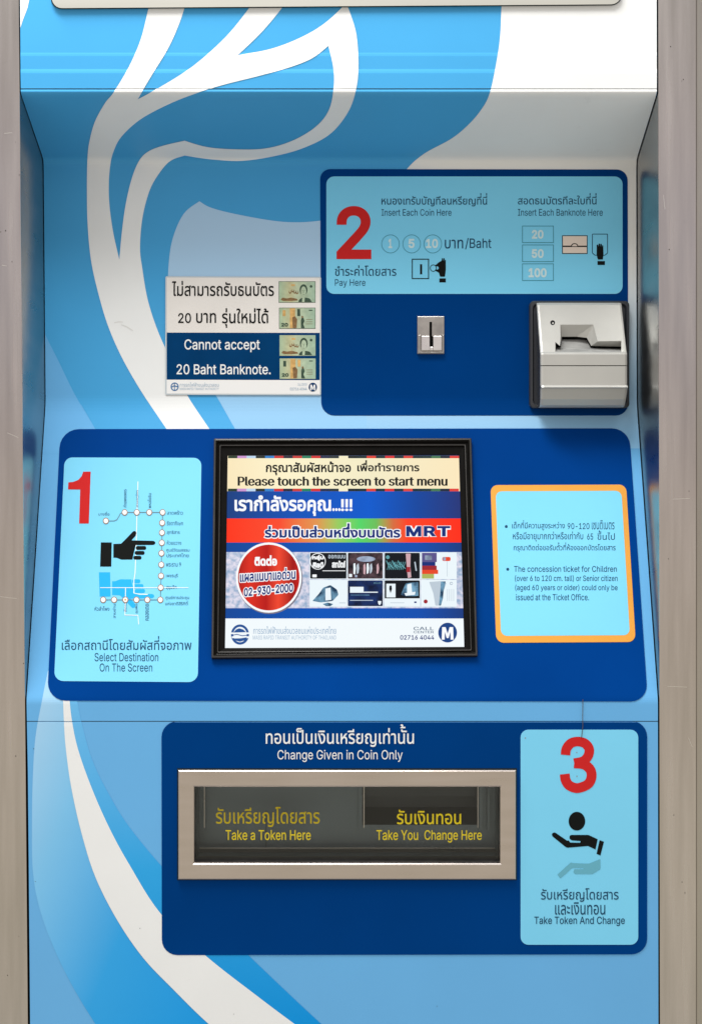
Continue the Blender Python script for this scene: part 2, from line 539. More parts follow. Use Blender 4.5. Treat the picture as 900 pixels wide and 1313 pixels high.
M_note2 = mat('printed banknote line green', (.05, .085, .06), rough=.4, spec=.1, mott=.3, mscale=300)
M_note3 = mat('printed banknote umber', (.22, .13, .06), rough=.4, spec=.1, mott=.3, mscale=300)
M_note4 = mat('printed banknote pale orange', (.62, .38, .14), rough=.4, spec=.1, mott=.2, mscale=200)
M_pale = mat('pale grey blue print', (.34, .45, .56), rough=.4, spec=.1)
M_thread = mat('brown thread', (.10, .075, .05), rough=.8, spec=.1)
M_gap = mat('dark gasket', (.010, .020, .026), rough=.6, spec=.1)
M_seam = mat('dusty blue seam', (.09, .17, .24), rough=.6, spec=.1)
M_smudge = mat('grey scuff', (.66, .65, .64), rough=.6, spec=.1)
M_speck = mat('dark chip', (.05, .045, .04), rough=.6, spec=.1)
M_scratch = mat('bright scratch', (.70, .67, .63), rough=.4, metal=1.0)
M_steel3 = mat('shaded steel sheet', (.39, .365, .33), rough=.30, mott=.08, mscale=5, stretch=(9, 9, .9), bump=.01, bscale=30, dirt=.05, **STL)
# glass of the tray window
M_glass = bpy.data.materials.new('clear tray window'); M_glass.use_nodes = True
_n = M_glass.node_tree; _n.nodes.clear()
_o = _n.nodes.new('ShaderNodeOutputMaterial'); _t = _n.nodes.new('ShaderNodeBsdfTransparent'); _g = _n.nodes.new('ShaderNodeBsdfGlossy')
_x = _n.nodes.new('ShaderNodeMixShader'); _f = _n.nodes.new('ShaderNodeFresnel'); _f.inputs[0].default_value = 1.35
_g.inputs['Roughness'].default_value = .08; _t.inputs[0].default_value = (.88, .90, .90, 1)
_n.links.new(_f.outputs[0], _x.inputs[0]); _n.links.new(_t.outputs[0], _x.inputs[1]); _n.links.new(_g.outputs[0], _x.inputs[2]); _n.links.new(_x.outputs[0], _o.inputs[0])

# ------------------------------------------------------------------ pillars and wall (setting)
def pilL(py): return 25.3 + 11.5*py/1313
def pilR(py): return 842.8 + 2.2*py/1313
ZT, ZB = H+zof(-75, 0), H+zof(1425, 0)
def xat(px): return (px-450)/1000

def pillar(name, label, inner, outer, y0, y1, m_side):
    mb = MB()
    sgn = 1 if outer(0) > inner(0) else -1
    secs = []
    r = .0018
    n = 12
    for i in range(n+1):
        py = -75+1500*i/n
        z = H+(656.5-py)/1000
        xi, xo = xat(inner(py)), xat(outer(py))
        secs.append((z, [(xi, y1), (xi, y0+r), (xi+sgn*r*.3, y0+r*.3), (xi+sgn*r, y0), (xo-sgn*r, y0), (xo-sgn*r*.3, y0+r*.3), (xo, y0+r), (xo, y1)]))
    rings = [[Vector((x, y, z)) for x, y in pts] for z, pts in secs]
    for k in range(n):
        for i in range(8):
            j = (i+1) % 8
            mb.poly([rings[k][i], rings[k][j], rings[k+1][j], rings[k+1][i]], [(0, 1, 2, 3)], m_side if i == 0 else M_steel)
    mb.poly(rings[0], [tuple(range(8))], M_steel); mb.poly(rings[-1], [tuple(range(8))], M_steel)
    o = mb.build(name, None, label, smooth=True, loc=(xat((inner(700)+outer(700))/2), y0, ZB), category='pillar')
    sb = MB(); rnd = random.Random(3 if sgn > 0 else 5)
    lo, hi = (846, 890) if sgn > 0 else (1, 33)
    for k in range(9):
        x, y = rnd.uniform(lo, hi), rnd.uniform(20, 1300)
        x = min(x, inner(y)-2) if sgn < 0 else x
        q_ = rnd.uniform(.35, .7)
        sb.flat([ell(x, y, q_, q_*rnd.uniform(1, 1.8), 8)], at(y0-.0002), M_speck)
    for x0_, y0_, x1_, y1_ in (((6, 171, 16, 170.2), (1, 765, 22, 767.5), (10, 555, 24, 561), (3, 340, 9, 341)) if sgn < 0 else ((882, 946, 887, 958), (862, 640, 884, 639), (850, 250, 852, 268), (855, 880, 880, 881))):
        sb.flat([line([(x0_, y0_), (x1_, y1_)], .45)], at(y0-.0002), M_scratch)
    sb.build('scratch_mark', o)
    return o
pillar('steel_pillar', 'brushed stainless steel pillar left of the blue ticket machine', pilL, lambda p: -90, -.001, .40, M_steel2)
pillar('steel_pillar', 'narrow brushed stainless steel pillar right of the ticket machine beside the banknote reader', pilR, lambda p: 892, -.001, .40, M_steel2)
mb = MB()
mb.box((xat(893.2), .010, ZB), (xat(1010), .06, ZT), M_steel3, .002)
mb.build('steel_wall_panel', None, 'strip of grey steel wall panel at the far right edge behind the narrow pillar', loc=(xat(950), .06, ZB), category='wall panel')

# ------------------------------------------------------------------ the ticket machine
TM = thing('ticket_machine', 'blue and white ticket vending machine with touch screen standing between two steel pillars', 'ticket machine', (0, .2, ZB))

def bodyL(py, y):       # left edge in photo units for a point at depth y
    g = 0.9 + 1.5*max(0, min(1, (py-850)/150))
    return 450+(pilL(py)+g-450)/(1+y/D)
def bodyR(py, y):
    return 450+(pilR(py)-1.4-450)/(1+y/D)

CUT = [-70, PY[25], con0 and 656.5-1000*(con0[1])/(1+DB/D), 925.2, 1420]
SEL = [(-100, 205), (205, 518), (518, 925.3), (925.3, 1500)]

# outlines of the printed ribbon, measured once and laid on the folded sheet metal
top = -68
A_left = spl([(208, top), (200, -25), (191, 10), (181, 50), (166, 85), (147, 117), (135, 132), (122, 156), (115, 182), (112.5, 206), (112, 250), (113, 290), (117, 332), (125, 370), (138, 415), (156, 457), (181, 501), (213, 549), (230, 575)])
D_right = spl([(286, 575), (268, 549), (240, 506), (222, 467), (203, 425), (190, 385), (183, 345), (180, 318), (183, 280), (192, 245), (204, 223), (219, 206), (237, 199)])
leaf_out = spl([(237, 199), (270, 204), (312, 206), (360, 198), (395, 187), (425, 170), (447, 142), (457, 112), (459.5, 82), (457, 45), (450, 20), (444, 4), (436, -20), (420, top)])
C_up = spl([(405, top), (450, -2), (420, 27), (390, 46), (350, 62), (305, 71)][1:])
B_right = spl([(305, 71), (335, 42), (362, 10), (390, -28), (404, top)])
B_left = spl([(364, top), (347, -28), (320, 10), (290, 47), (250, 83), (212, 108), (177, 127)])
A_right = spl([(177, 127), (196, 95), (215, 64), (228, 36), (237, 10), (246, -25), (250, top)])
ribbon = A_left + D_right + leaf_out[1:] + [(410, top)] + [(446, 2)] + C_up[1:] + B_right[1:] + B_left + A_right[1:]
leaf_in = (spl([(421, 59), (400, 75), (370, 87), (330, 98), (290, 108), (250, 120), (215, 134), (180, 153), (156, 175), (146, 194), (142, 211), (140, 236), (141, 265), (146, 300), (153.5, 333)]) +
           spl([(153.5, 333), (157, 295), (162, 260), (170, 227), (180, 204), (192, 193), (211, 186), (237, 180)])[1:] +
           spl([(237, 180), (265, 188), (300, 191), (340, 190), (375, 180), (405, 162), (422, 140), (428, 110), (427, 85), (421, 59)])[1:-1])
# the white right-hand area of the hood and upper back
white_area = spl([(648, top), (645, -20), (642.5, 12), (641, 45), (637, 75), (628, 118), (617, 140), (600, 160), (578, 178), (545, 196), (524, 214), (505, 240), (480, 282)]) + [(470, 300), (470, 575), (900, 575), (900, top)]
pale_mid = spl([(420, 282), (385, 285), (350, 283), (300, 274), (270, 266), (256, 258)]) + spl([(256, 258), (236, 274), (222, 305), (216.5, 340), (217, 380), (230, 430), (252, 472), (277, 507), (301, 549), (320, 580)])[1:] + [(470, 580), (470, 282)]
pale_left = spl([(56, 420), (60, 432), (75, 462), (97, 507), (122, 549), (140, 582)]) + [(20, 582), (20, 420)]
sliver = [(20, -30), (44, -30), (36, 10), (26, 36), (20, 50)]
door_white = spl([(78, 860), (81, 890), (82.5, 925), (85, 960), (92, 1010), (105, 1068), (123, 1125), (151, 1180), (184, 1228), (222, 1268), (268, 1313), (330, 1365), (390, 1410)]) + \
    spl([(520, 1410), (450, 1365), (378, 1313), (330, 1277), (266, 1227), (207, 1172), (166, 1108), (140, 1060), (118, 1010), (101, 962), (93, 925), (89, 890), (86, 860)])
door_cres = spl([(62, 860), (55, 895), (46, 945), (42.5, 1000), (41.5, 1060), (42.5, 1115), (50, 1160), (66, 1207), (90, 1258), (123, 1313), (170, 1380), (190, 1410)]) + \
    spl([(400, 1410), (330, 1366), (268.5, 1314), (222, 1269), (184, 1229), (151, 1181), (123, 1126), (105, 1069), (92, 1011), (85.5, 961), (83, 926), (82, 890), (79, 860)])
door_strip = spl([(86, 860), (89, 890), (92.5, 925), (100, 962), (117, 1010), (139, 1060), (165, 1108), (206, 1172), (265, 1227), (329, 1277), (377, 1313), (449, 1365), (519, 1410)]) + \
    spl([(540, 1410), (470, 1365), (412, 1313), (366, 1270), (320, 1226), (260, 1167), (207, 1110), (166, 1060), (141, 1020), (119, 975), (105, 926), (98, 890), (92, 860)])

TRAY_IN = (233, 990, 657, 1123)      # hole in the door for the tray

def clip_edge(loop):
    out = []
    for x, y in loop:
        yy = S(450, y).y
        out.append((min(max(x, bodyL(y, yy)+.15), bodyR(y, yy)-.15), y))
    return out

def dens(loop, step=8):
    out = []
    for i in range(len(loop)):
        a, b = loop[i], loop[(i+1) % len(loop)]
        n = max(1, int(math.hypot(b[0]-a[0], b[1]-a[1])/step))
        out += [(a[0]+(b[0]-a[0])*j/n, a[1]+(b[1]-a[1])*j/n) for j in range(n)]
    return out

shells = [('hood', SEL[0], M_mid), ('back_panel', SEL[1], M_mid), ('console', SEL[2], M_light), ('service_door', SEL[3], M_light)]
SHELL = {}
for nm, sel, base in shells:
    mb = MB()
    for k in range(len(PY)-1):
        mid = (PY[k]+PY[k+1])/2
        if not (sel[0] <= mid < sel[1]): continue
        rows = [PY[k], PY[k+1]]
        if nm == 'service_door' and PY[k+1]-PY[k] > 100: rows = [PY[k], TRAY_IN[1], TRAY_IN[3], PY[k+1]]
        for a, b in zip(rows[:-1], rows[1:]):
            ya, yb = S(450, a+1e-4).y, S(450, b-1e-4).y
            xa = [bodyL(a, ya), bodyR(a, ya)]; xb = [bodyL(b, yb), bodyR(b, yb)]
            if nm == 'service_door' and a == TRAY_IN[1]:
                xa = [xa[0], TRAY_IN[0], TRAY_IN[2], xa[1]]; xb = [xb[0], TRAY_IN[0], TRAY_IN[2], xb[1]]
            if nm == 'service_door' and a == TRAY_IN[1]: cells = (0, 2)
            else: cells = (0,)
            seam = abs(prof[k][0]-prof[k+1][0]) > 1e-4 and PY[k+1]-PY[k] < .6 or (prof[k][0] in (.0007, .0016) and prof[k+1][0] in (.0007, .0016))
            for c in cells:
                mb.poly([S(xa[c], a+1e-5), S(xa[c+1], a+1e-5), S(xb[c+1], b-1e-5), S(xb[c], b-1e-5)], [(0, 1, 2, 3)], (M_seam if seam else base), Vector((0, -1, 0)))
            # folded-back side flanges of the sheet metal
            for xs in ((xa[0], xb[0]), (xa[-1], xb[-1])):
                p, q = S(xs[0], a+1e-5), S(xs[1], b-1e-5)
                mb.poly([p, q, q+Vector((0, .03, 0)), p+Vector((0, .03, 0))], [(0, 1, 2, 3)], M_gap)
    o = .00025
    def lay(loop, m, lvl, holes=()):
        mb.flat([clip_edge(dens(loop))]+list(holes), on(o*lvl), m, evenodd=True, cuts=True, sel=sel)
    if nm in ('hood', 'back_panel', 'console'):
        lay(pale_left, M_light, 1); lay(pale_mid, M_palemid, 1)
        lay(white_area, M_white if nm == 'hood' else M_fade, 1)
        if nm == 'console':
            # below the fold the mid blue continues only as the ribbon tail
            tail = [(122, 518), (140, 575), (320, 575), (286, 518)]
            pass
        if nm == 'hood': lay(sliver, M_white, 1)
        if nm == 'console':
            lay([(103, 516), (122, 549), (140, 580), (320, 580), (301, 549), (282, 516)], M_mid, 1.5)
        lay(ribbon, M_white, 2, [leaf_in])
    if nm in ('console', 'service_door'):
        hole = [rect(*TRAY_IN)] if nm == 'service_door' else []
        v = [door_cres, door_strip, door_white]
        for i, (lp, m) in enumerate(((door_cres, M_cres), (door_strip, M_strip), (door_white, M_white))):
            mb.flat([clip_edge(dens(lp))], on(o*(1+.5*i)), m, evenodd=False, cuts=True, sel=(sel[0] if nm == 'service_door' else 860.5, sel[1]))
    if nm == 'back_panel':
        for p in ([(147, 414), (153, 412.6), (158, 413)], [(156, 416.5), (163, 419), (171, 424)]):
            mb.flat([line(p, .9)], on(.0008), M_smudge)
    if nm == 'service_door':
        for x, y, q_ in ((46, 1130, .5), (180, 1190, .5), (560, 1290, .5), (300, 1300, .45), (44, 960, .6)):
            mb.flat([ell(x, y, q_, q_, 8)], on(.0009), M_speck)
    SHELL[nm] = mb.build(nm, TM)
# unseen dark backing box, added behind the sheet metal to keep seams dark
mb = MB()
mb.box((xat(30), .19, ZB+.002), (xat(840), .38, ZT-.002), M_gap)
mb.build('dark_backing', TM)

# header plate at the top
mb = MB()
hp = rpoly([(67, -66), (796, -66), (796, 5.5), (67, 10.5)], [3, 3, 13, 13])
hpo = offs(hp, 1.4)
mb.plate(hpo, 0, .0012, M_gap, cuts=False, sur=(at(0), at(-.0014)))
mb.plate(hp, 0, 0, M_plate, cuts=False, sur=(at(-.0012), at(-.0055)))
mb.build('header_plate', TM)

# ------------------------------------------------------------------ cards and boards
def board(name, loop, off0, off1, m, parent=TM, holes=(), label=None):
    b = MB(); b.plate(loop, off0, off1, m, holes=holes)
    return b.build(name, parent, label)
L_B, L_C, L_T = .0009, .0014, .0017      # board, card and print levels above the sheet metal

board('payment_board', rpoly([(410.5, 217), (804, 217.5), (805, 533), (412, 533)], [13, 14, 16, 17]), 0, L_B, M_navy)
board('screen_board', rpoly([(78, 550.5), (806, 549.5), (830, 899.5), (61, 898.5)], [24, 22, 22, 24]), 0, L_B, M_navy_lit)
board('collection_board', rpoly([(207.5, 924.9), (829, 924.4), (829, 1223.5), (208, 1224.5)], [20, 20, 20, 20]), 0, L_B, M_navy, holes=[rect(*TRAY_IN)])

def writing(parent, items, name='lettering', label=None, fn=None, lvl=L_T):
    """items: (string, ink box, material, options); each line of writing is a part"""
    for s, box, m, *o in items:
        o = o[0] if o else {}
        b = MB()
        b.flat(text(s, box, **o), fn or on(lvl), m)
        b.build(name, parent, label)
T = dict(thai=True, bold=.006)
E_ = dict(bold=.004)

# --- card 2: pay here
c2 = board('instruction_card', rrect(418.5, 226.5, 797.5, 377, 10), L_B-.0002, L_C, M_card, label='cyan step two card for paying with coins and banknotes')
b = MB(); b.flat(text('2', (431.5, 264.5, 476, 332.5), bold=.022, n=8), on(L_T), M_red); b.build('numeral', c2, 'red numeral 2')
writing(c2, [
    ('หนองเทรับบัญทีลนหรียญที่นี่', (489, 248, 624, 265), M_ink, T),
    ('Insert Each Coin Here', (489, 268.3, 578.5, 277), M_ink),
    ('บาท', (570, 307.5, 593.5, 319), M_ink, T), ('/Baht', (596, 305.5, 629.5, 320), M_ink, E_),
    ('ชำระค่าโดยสาร', (429.5, 340.5, 508, 354), M_ink, T),
    ('Pay Here', (429.5, 358.3, 468.5, 369), M_ink),
    ('สอดธนบัตรทีละใบที่นี่', (663.5, 248, 764, 262.5), M_ink, T),
    ('Insert Each Banknote Here', (663.5, 268.3, 772, 277), M_ink)])
for s, cx, bx in (('1', 500.5, (497.8, 306.5, 502.6, 318.5)), ('5', 527.6, (523.3, 306.5, 531.3, 318.5)), ('10', 554.6, (545.8, 306.5, 561.3, 318.5))):
    b = MB()
    b.flat([ell(cx, 313, 11.6, 11.9, 36), ell(cx, 313, 11.0, 11.3, 36)], on(L_T), M_inkn, evenodd=True)
    b.flat(text(s, bx, bold=.03), on(L_T), M_gprint)
    b.build('coin_mark', c2)
for s, y0, y1, bx in (('20', 289.8, 311.6, (681.3, 295, 696.3, 306.5)), ('50', 314, 336, (681, 319.6, 696.5, 331.2)), ('100', 338.2, 360.2, (677, 344, 700.3, 356))):
    b = MB()
    b.flat([rect(669, y0, 709.3, y1), rect(669.7, y0+.7, 708.6, y1-.7)], on(L_T), M_inkn, evenodd=True)
    b.flat(text(s, bx, bold=.035), on(L_T), M_gprint)
    b.build('banknote_mark', c2)
b = MB()      # coin into slot pictogram
b.flat([rect(527.8, 332, 549.8, 358), rect(529, 333.2, 548.6, 356.8)], on(L_T), M_black, evenodd=True)
b.flat([rect(538.3, 339, 541, 352)], on(L_T), M_black)
b.flat([ell(555.3, 344, 4.4, 4.6, 20), ell(555.3, 344, 3.5, 3.7, 20)], on(L_T), M_black, evenodd=True)
b.flat([rpoly([(557, 341), (562.5, 336.5), (566, 334.5), (566.2, 331.5), (567.6, 331), (567.8, 335), (568.4, 331.2), (569.6, 331), (569.7, 336), (570.2, 333), (571.2, 333.5), (571.3, 346), (570.2, 355), (564, 355), (562.5, 350), (558, 347.5), (557.5, 345.5), (561, 346), (562.5, 344), (561.5, 342)], .6, 3)], on(L_T), M_black)
b.flat([rect(563, 357.2, 571.3, 362.3)], on(L_T), M_black)
b.build('pictogram', c2, 'black hand putting a coin into a slot')
b = MB()      # banknote pictogram
b.flat([rect(720, 302, 752.6, 325.8)], on(L_T-.0001), M_black)
b.flat([rect(721, 303, 751.6, 315.2)], on(L_T), M_beige); b.flat([rect(721, 317, 751.6, 324.8)], on(L_T), M_beige)
b.flat([ell(736, 316, 4.6, 3.9, 14, math.pi, 2*math.pi)], on(L_T+.0001), M_black)
b.flat([ell(736, 316, 3.4, 2.8, 14, math.pi, 2*math.pi)], on(L_T+.0002), M_beige)
b.flat([rpoly([(758.3, 300), (778.6, 300), (778.6, 325), (775, 328), (762, 328), (758.3, 325)], 1), rpoly([(759.2, 300.9), (777.7, 300.9), (777.7, 324.5), (774.5, 327.1), (762.4, 327.1), (759.2, 324.5)], .8)], on(L_T), M_ink, evenodd=True)
b.flat([rpoly([(764.3, 314), (766, 314), (766.3, 317), (766.8, 312.7), (768.4, 312.6), (768.7, 317), (769.2, 312.8), (770.7, 313), (771, 317.5), (771.5, 314.6), (772.6, 315), (773, 326), (772.2, 333), (765.8, 333), (764.2, 327)], .5, 3)], on(L_T+.0001), M_black)
b.flat([rect(765.3, 335, 774.8, 340)], on(L_T), M_black)
b.build('pictogram', c2, 'black hand feeding a banknote')

# --- card 1: select destination
c1 = board('instruction_card', rpoly([(83.5, 587), (258.7, 587.5), (254, 875), (70, 873.5)], [10, 10, 12, 12]), L_B-.0002, L_C, M_card, label='cyan step one card with route map and pointing hand')
b = MB(); b.flat([[(107.5, 605.3), (117, 605.3), (114.6, 671.8), (102.2, 671.8), (103.6, 628.2), (88, 628.2), (88.4, 619.2), (95, 618.3), (101, 616), (105.2, 611.3)]], on(L_T), M_red); b.build('numeral', c1, 'red numeral 1')
writing(c1, [('เลือกสถานีโดยสัมผัสที่จอภาพ', (80, 816, 246, 833.8), M_ink, dict(thai=True, bold=.004)),
             ('Select Destination', (122, 837.5, 203.5, 848.3), M_ink), ('On The Screen', (128.5, 851, 195.8, 861.5), M_ink)])
hand = rpoly([(146, 698), (156, 697.6), (163.5, 690), (171, 682), (173.5, 681), (175.8, 683.4), (174.5, 687.5), (169, 693.4), (198, 694), (200.4, 696.6), (198, 699.2), (174.5, 699.4), (173, 706), (171.5, 712), (170.5, 718), (156, 718), (150, 715.6), (146, 715.6)], [.3, 1, 2, 1, 1.3, 1.3, 1.5, 1, 1.6, 1.6, 1.6, .5, .5, .5, .5, 1, 1, .3], 4)
fingers = [rrect(174.8, 700.6, 188, 705.6, 2.2), rrect(173.3, 707, 186, 711.9, 2.2), rrect(171.6, 713.2, 182, 718, 2.2)]
cuff = [(130, 696), (143.9, 696), (143.3, 727), (129, 727)]
b = MB()
for lp in [hand, cuff]+fingers: b.flat([lp], on(L_T), M_black)
b.build('pictogram', c1, 'black pointing hand')
b = MB()
for lp in [hand, cuff]+fingers: b.flat([[(x-1.5, 1461.3-y) for x, y in lp]], on(L_T-.0001), M_shadow_hand)
b.build('pictogram', c1, 'bright blue mirrored hand')
dots = [(136.5, 668.5), (160.5, 657.6), (176, 657.6), (192, 657.6), (209, 657.6), (208.5, 671), (208.2, 683.6), (208, 696.5), (207.6, 710), (207.4, 724.6), (207, 739), (206.6, 754), (206.2, 769.6), (189.5, 769.6), (175.6, 769.6), (161.4, 769.6), (147, 769.6), (133, 769.6)]
b = MB()
b.flat([line([(177.5, 618), (176.2, 660), (175.2, 700), (173.8, 735), (172.3, 745), (172.3, 761), (179, 762.4), (190, 762.6)], 1.0)], on(L_T-.00005), M_wprint)
b.flat([line([(129, 754), (242, 754)], .8)], on(L_T+.0001), M_wprint)
b.flat([line([(161.6, 754), (161.4, 772), (160.8, 789), (177.5, 789.5), (178.4, 801)], .9)], on(L_T+.00015), M_wprint)
b.flat([line([(136.5, 668.5), (147, 668.5), (150.5, 667), (153, 663), (155, 659), (158, 657.6), (209, 657.6)], .8)], on(L_T+.0002), M_grey)
b.flat([line([(209, 657.6), (206.2, 769.6)], .8)], on(L_T+.00022), M_grey); b.flat([line([(206.2, 769.6), (133, 769.6)], .8)], on(L_T+.00024), M_grey)
for x, y in dots:
    b.flat([ell(x, y, 3.9, 4.1, 16)], on(L_T+.0003), M_brown); b.flat([ell(x, y, 2.9, 3.1, 16)], on(L_T+.0004), M_wprint)
b.flat([ell(161.4, 769.6, 1.3, 1.3, 10)], on(L_T+.0005), M_orange)
b.build('route_map', c1)
t_ = dict(thai=True, n=2); r_ = dict(thai=True, n=2, rot=90)
writing(c1, [('บางซื่อ', (127, 656.5, 141, 661.5), M_ink, t_),
    ('ลาดพร้าว', (215, 655, 235, 660.5), M_ink, t_), ('รัชดาภิเษก', (214.5, 668.5, 235, 674), M_ink, t_), ('สุทธิสาร', (214.5, 681, 231, 686.5), M_ink, t_),
    ('ห้วยขวาง', (214.5, 693.5, 233, 699), M_ink, t_), ('ศูนย์วัฒนธรรม', (214, 703.5, 243.5, 709), M_ink, t_), ('ประเทศไทย', (214, 709.8, 242.5, 715), M_ink, t_), ('พระราม 9', (213.5, 721.5, 232.5, 727), M_ink, t_),
    ('เพชรบุรี', (213.5, 736, 228.5, 742), M_ink, t_), ('สุขุมวิท', (213.5, 751, 227, 757), M_ink, t_), ('ศูนย์การประชุม', (213, 764.5, 243, 770), M_ink, t_), ('แห่งชาติสิริกิติ์', (212.5, 771, 241.5, 776.5), M_ink, t_),
    ('กำแพงเพชร', (158.5, 628, 163, 651), M_ink, r_), ('สวนจตุจักร', (174.5, 629, 179, 651), M_ink, r_), ('พหลโยธิน', (190, 633, 194.5, 652), M_ink, r_),
    ('หัวลำโพง', (122, 778, 141, 783.5), M_ink, t_), ('สามย่าน', (145, 775, 149, 793), M_ink, r_), ('สีลม', (159, 774, 163, 785), M_ink, r_), ('ลุมพินี', (173.5, 775, 178, 787), M_ink, r_), ('คลองเตย', (187, 775, 191.5, 796), M_ink, r_)],
    name='station_name')

# --- concession card
ci_o = rpoly([(628.5, 622.5), (802, 621.8), (814.3, 823.5), (635.8, 824.5)], [9, 9, 10, 10])
ci = board('notice_card', ci_o, L_B-.0002, L_C, M_orange, label='cyan concession notice card with orange border')
b = MB(); b.flat([rpoly([(635, 630.5), (796, 629.8), (806.8, 814.8), (642, 815.8)], [8, 8, 8, 8])], on(L_C+.0001), M_card)
b.build('card_face', ci)
tt = dict(thai=True, bold=.004, n=2)
writing(ci, [('เด็กที่มีความสูงระหว่าง', (656, 667.5, 723.5, 680.5), M_ink, tt), ('90-120', (727, 671.3, 755, 679), M_ink, E_), ('เซนติเมตร', (758, 667.8, 787, 679.3), M_ink, dict(thai=True, n=3)),
    ('หรือมีอายุมากกว่าหรือเท่ากับ', (657, 682, 747, 695), M_ink, tt), ('65', (752, 684.6, 759.7, 692.5), M_ink, E_), ('ขึ้นไป', (765, 680.8, 787.5, 692.7), M_ink, dict(thai=True, n=3)),
    ('กรุณาติดต่อขอรับตั๋วที่ห้องออกบัตรโดยสาร', (658, 696, 788.5, 708.5), M_ink, tt),
    ('The concession ticket for Children', (658.5, 726, 790, 733.8), M_ink, E_), ('(over 6 to 120 cm. tall) or Senior citizen', (659.7, 738, 791, 746.8), M_ink, E_),
    ('(aged 60 years or older) could only be', (660, 750, 791, 759.2), M_ink, E_), ('issued at the Ticket Office.', (661, 762, 754.5, 770.3), M_ink, E_)], lvl=L_T)
for p in ((648.6, 675.6), (650.5, 730.4)):
    b = MB(); b.flat([ell(*p, 1.9, 1.9, 12)], on(L_T), M_ink); b.build('bullet_mark', ci)

# --- card 3: take token and change
c3 = board('instruction_card', rrect(667, 935.5, 817.5, 1211, 10), L_B-.0002, L_C, M_card, label='cyan step three card with open hand and ball')
b = MB()
b.flat([line(spl([(724.4, 967.8), (725.5, 960), (731, 953), (739.5, 950.6), (749, 952.8), (754.6, 960), (753.3, 969), (747, 975.6), (735.5, 978.2)], 8), 12.2)], on(L_T), M_red)
b.flat([line(spl([(735.5, 978.4), (748, 980), (756, 986.5), (757.6, 996), (753, 1005.2), (740, 1010.2), (729.6, 1007), (724.6, 1000), (723.4, 992.2)], 8), 12.6)], on(L_T+.00003), M_red)
b.build('numeral', c3, 'red numeral 3')
for x, y in ((738.8, 964.5), (739, 995), (673, 946)):
    b = MB(); b.flat([ell(x, y, .7, .7, 10)], on(L_T+.0001), M_brown); b.build('card_speck', c3)  # tiny brown specks on the card face
writing(c3, [('รับเหรียญโดยสาร', (693, 1138.5, 792.3, 1156), M_ink, T), ('และเงินทอน', (711, 1156.5, 775.3, 1172.5), M_ink, T), ('Take Token And Change', (684.5, 1174.8, 800.3, 1187), M_ink, dict(bold=.006))])
q = lambda x, y: (690+x/9, 1030+y/9)
oh = rpoly([q(152, 345), q(185, 330), q(330, 430), q(345, 425), q(365, 450), q(480, 452), q(482, 432), q(380, 425), q(355, 405), q(357, 372), q(375, 362), q(575, 362), q(680, 412), q(655, 530), q(570, 490), q(330, 510), q(310, 500), q(155, 375)], [1.6, 1.6, .5, .3, .4, .2, .2, 1, 1, 1, 1, 1.5, .1, .1, 1, 1, .6, 1.6], 4)
b = MB()
b.flat([ell(739, 1052.6, 10.6, 12, 36)], on(L_T), M_black); b.flat([oh], on(L_T), M_black); b.flat([[q(702, 422), q(752, 440), q(712, 600), q(667, 580)]], on(L_T), M_black)
b.build('pictogram', c3, 'black open hand under a ball')
b = MB(); b.flat([rpoly([q(215, 820), q(370, 680), q(400, 688), q(580, 694), q(710, 640), q(712, 755), q(620, 812), q(420, 812), q(400, 795), q(410, 758), q(520, 756), q(520, 742), q(385, 742), q(330, 795), q(250, 862)], .8, 3)], on(L_T), M_ghost)
b.build('pictogram', c3, 'grey blue mirrored hand')

# --- headline above the tray
writing(TM, [('ทอนเป็นเงินเหรียญเท่านั้น', (341, 928.5, 530.5, 957.5), M_wprint, dict(thai=True, bold=.008, n=4)), ('Change Given in Coin Only', (356, 961.3, 516, 976.8), M_wprint, dict(bold=.001, n=4))], name='headline_lettering', lvl=L_C)

# ------------------------------------------------------------------ touch screen
scr = [(292.2, 584.8), (588.2, 583.8), (595, 830), (288.8, 831.5)]
bzo = [(275, 565.2), (603.6, 564.6), (611.6, 843), (271.8, 845.8)]
def inset(qd, d): return offs(qd, -d)
b = MB()
steps = [(0, .0004), (0, .0075), (.8, .0088), (2.6, .0090), (4.2, .0075), (5.0, .0050), (6.5, .0046), (7.5, .0062), (8.6, .0060), (9.8, .0030)]
rings_ = [[on(h)(*p) for p in rpoly(inset(bzo, d), 1.0, 3)] for d, h in steps]
for i in range(len(rings_)-1):
    b.strips(rings_[i:i+2], M_bezel2 if i in (1, 2, 7) else M_bezel)
inner = rpoly(scr, .3, 3)
n_ = len(inner)
b.strips([rings_[-1], [on(.0022)(*p) for p in inner], [on(.0012)(*p) for p in inner]], M_bezel)
SCR = MB()
def sy(x, y): return S(x, y)
# display image, one emissive sheet with its layers a hair apart
d0 = .0012; dl = .00012
def G(loops, m, l, eo=False): SCR.flat(loops, on(d0+dl*l), m, evenodd=eo)
def bil(u, v):
    a, b_, c, e = [Vector(p) for p in scr]
    return tuple((a*(1-u)+b_*u)*(1-v)+(e*(1-u)+c*u)*v)
def hband(y0, y1, m, l, x0=None, x1=None):
    def ex(y): v = (y-584.5)/246; return bil(0, v)[0]+.1, bil(1, v)[0]-.1
    a, b_ = ex(y0), ex(y1)
    G([[(a[0] if x0 is None else x0, y0), (a[1] if x1 is None else x1, y0), (b_[1] if x1 is None else x1, y1), (b_[0] if x0 is None else x0, y1)]], m, l)
K = lambda *c: lin(*c)
g_cream = glow('screen cream', ramp=[(0, K(250, 232, 190)), (.25, K(253, 243, 205)), (.6, K(244, 236, 200)), (1, K(252, 232, 190))])
g_black = glow('screen black', K(22, 22, 20)); g_white = glow('screen white', K(250, 253, 255)); g_foot = glow('screen footer white', K(243, 250, 253))
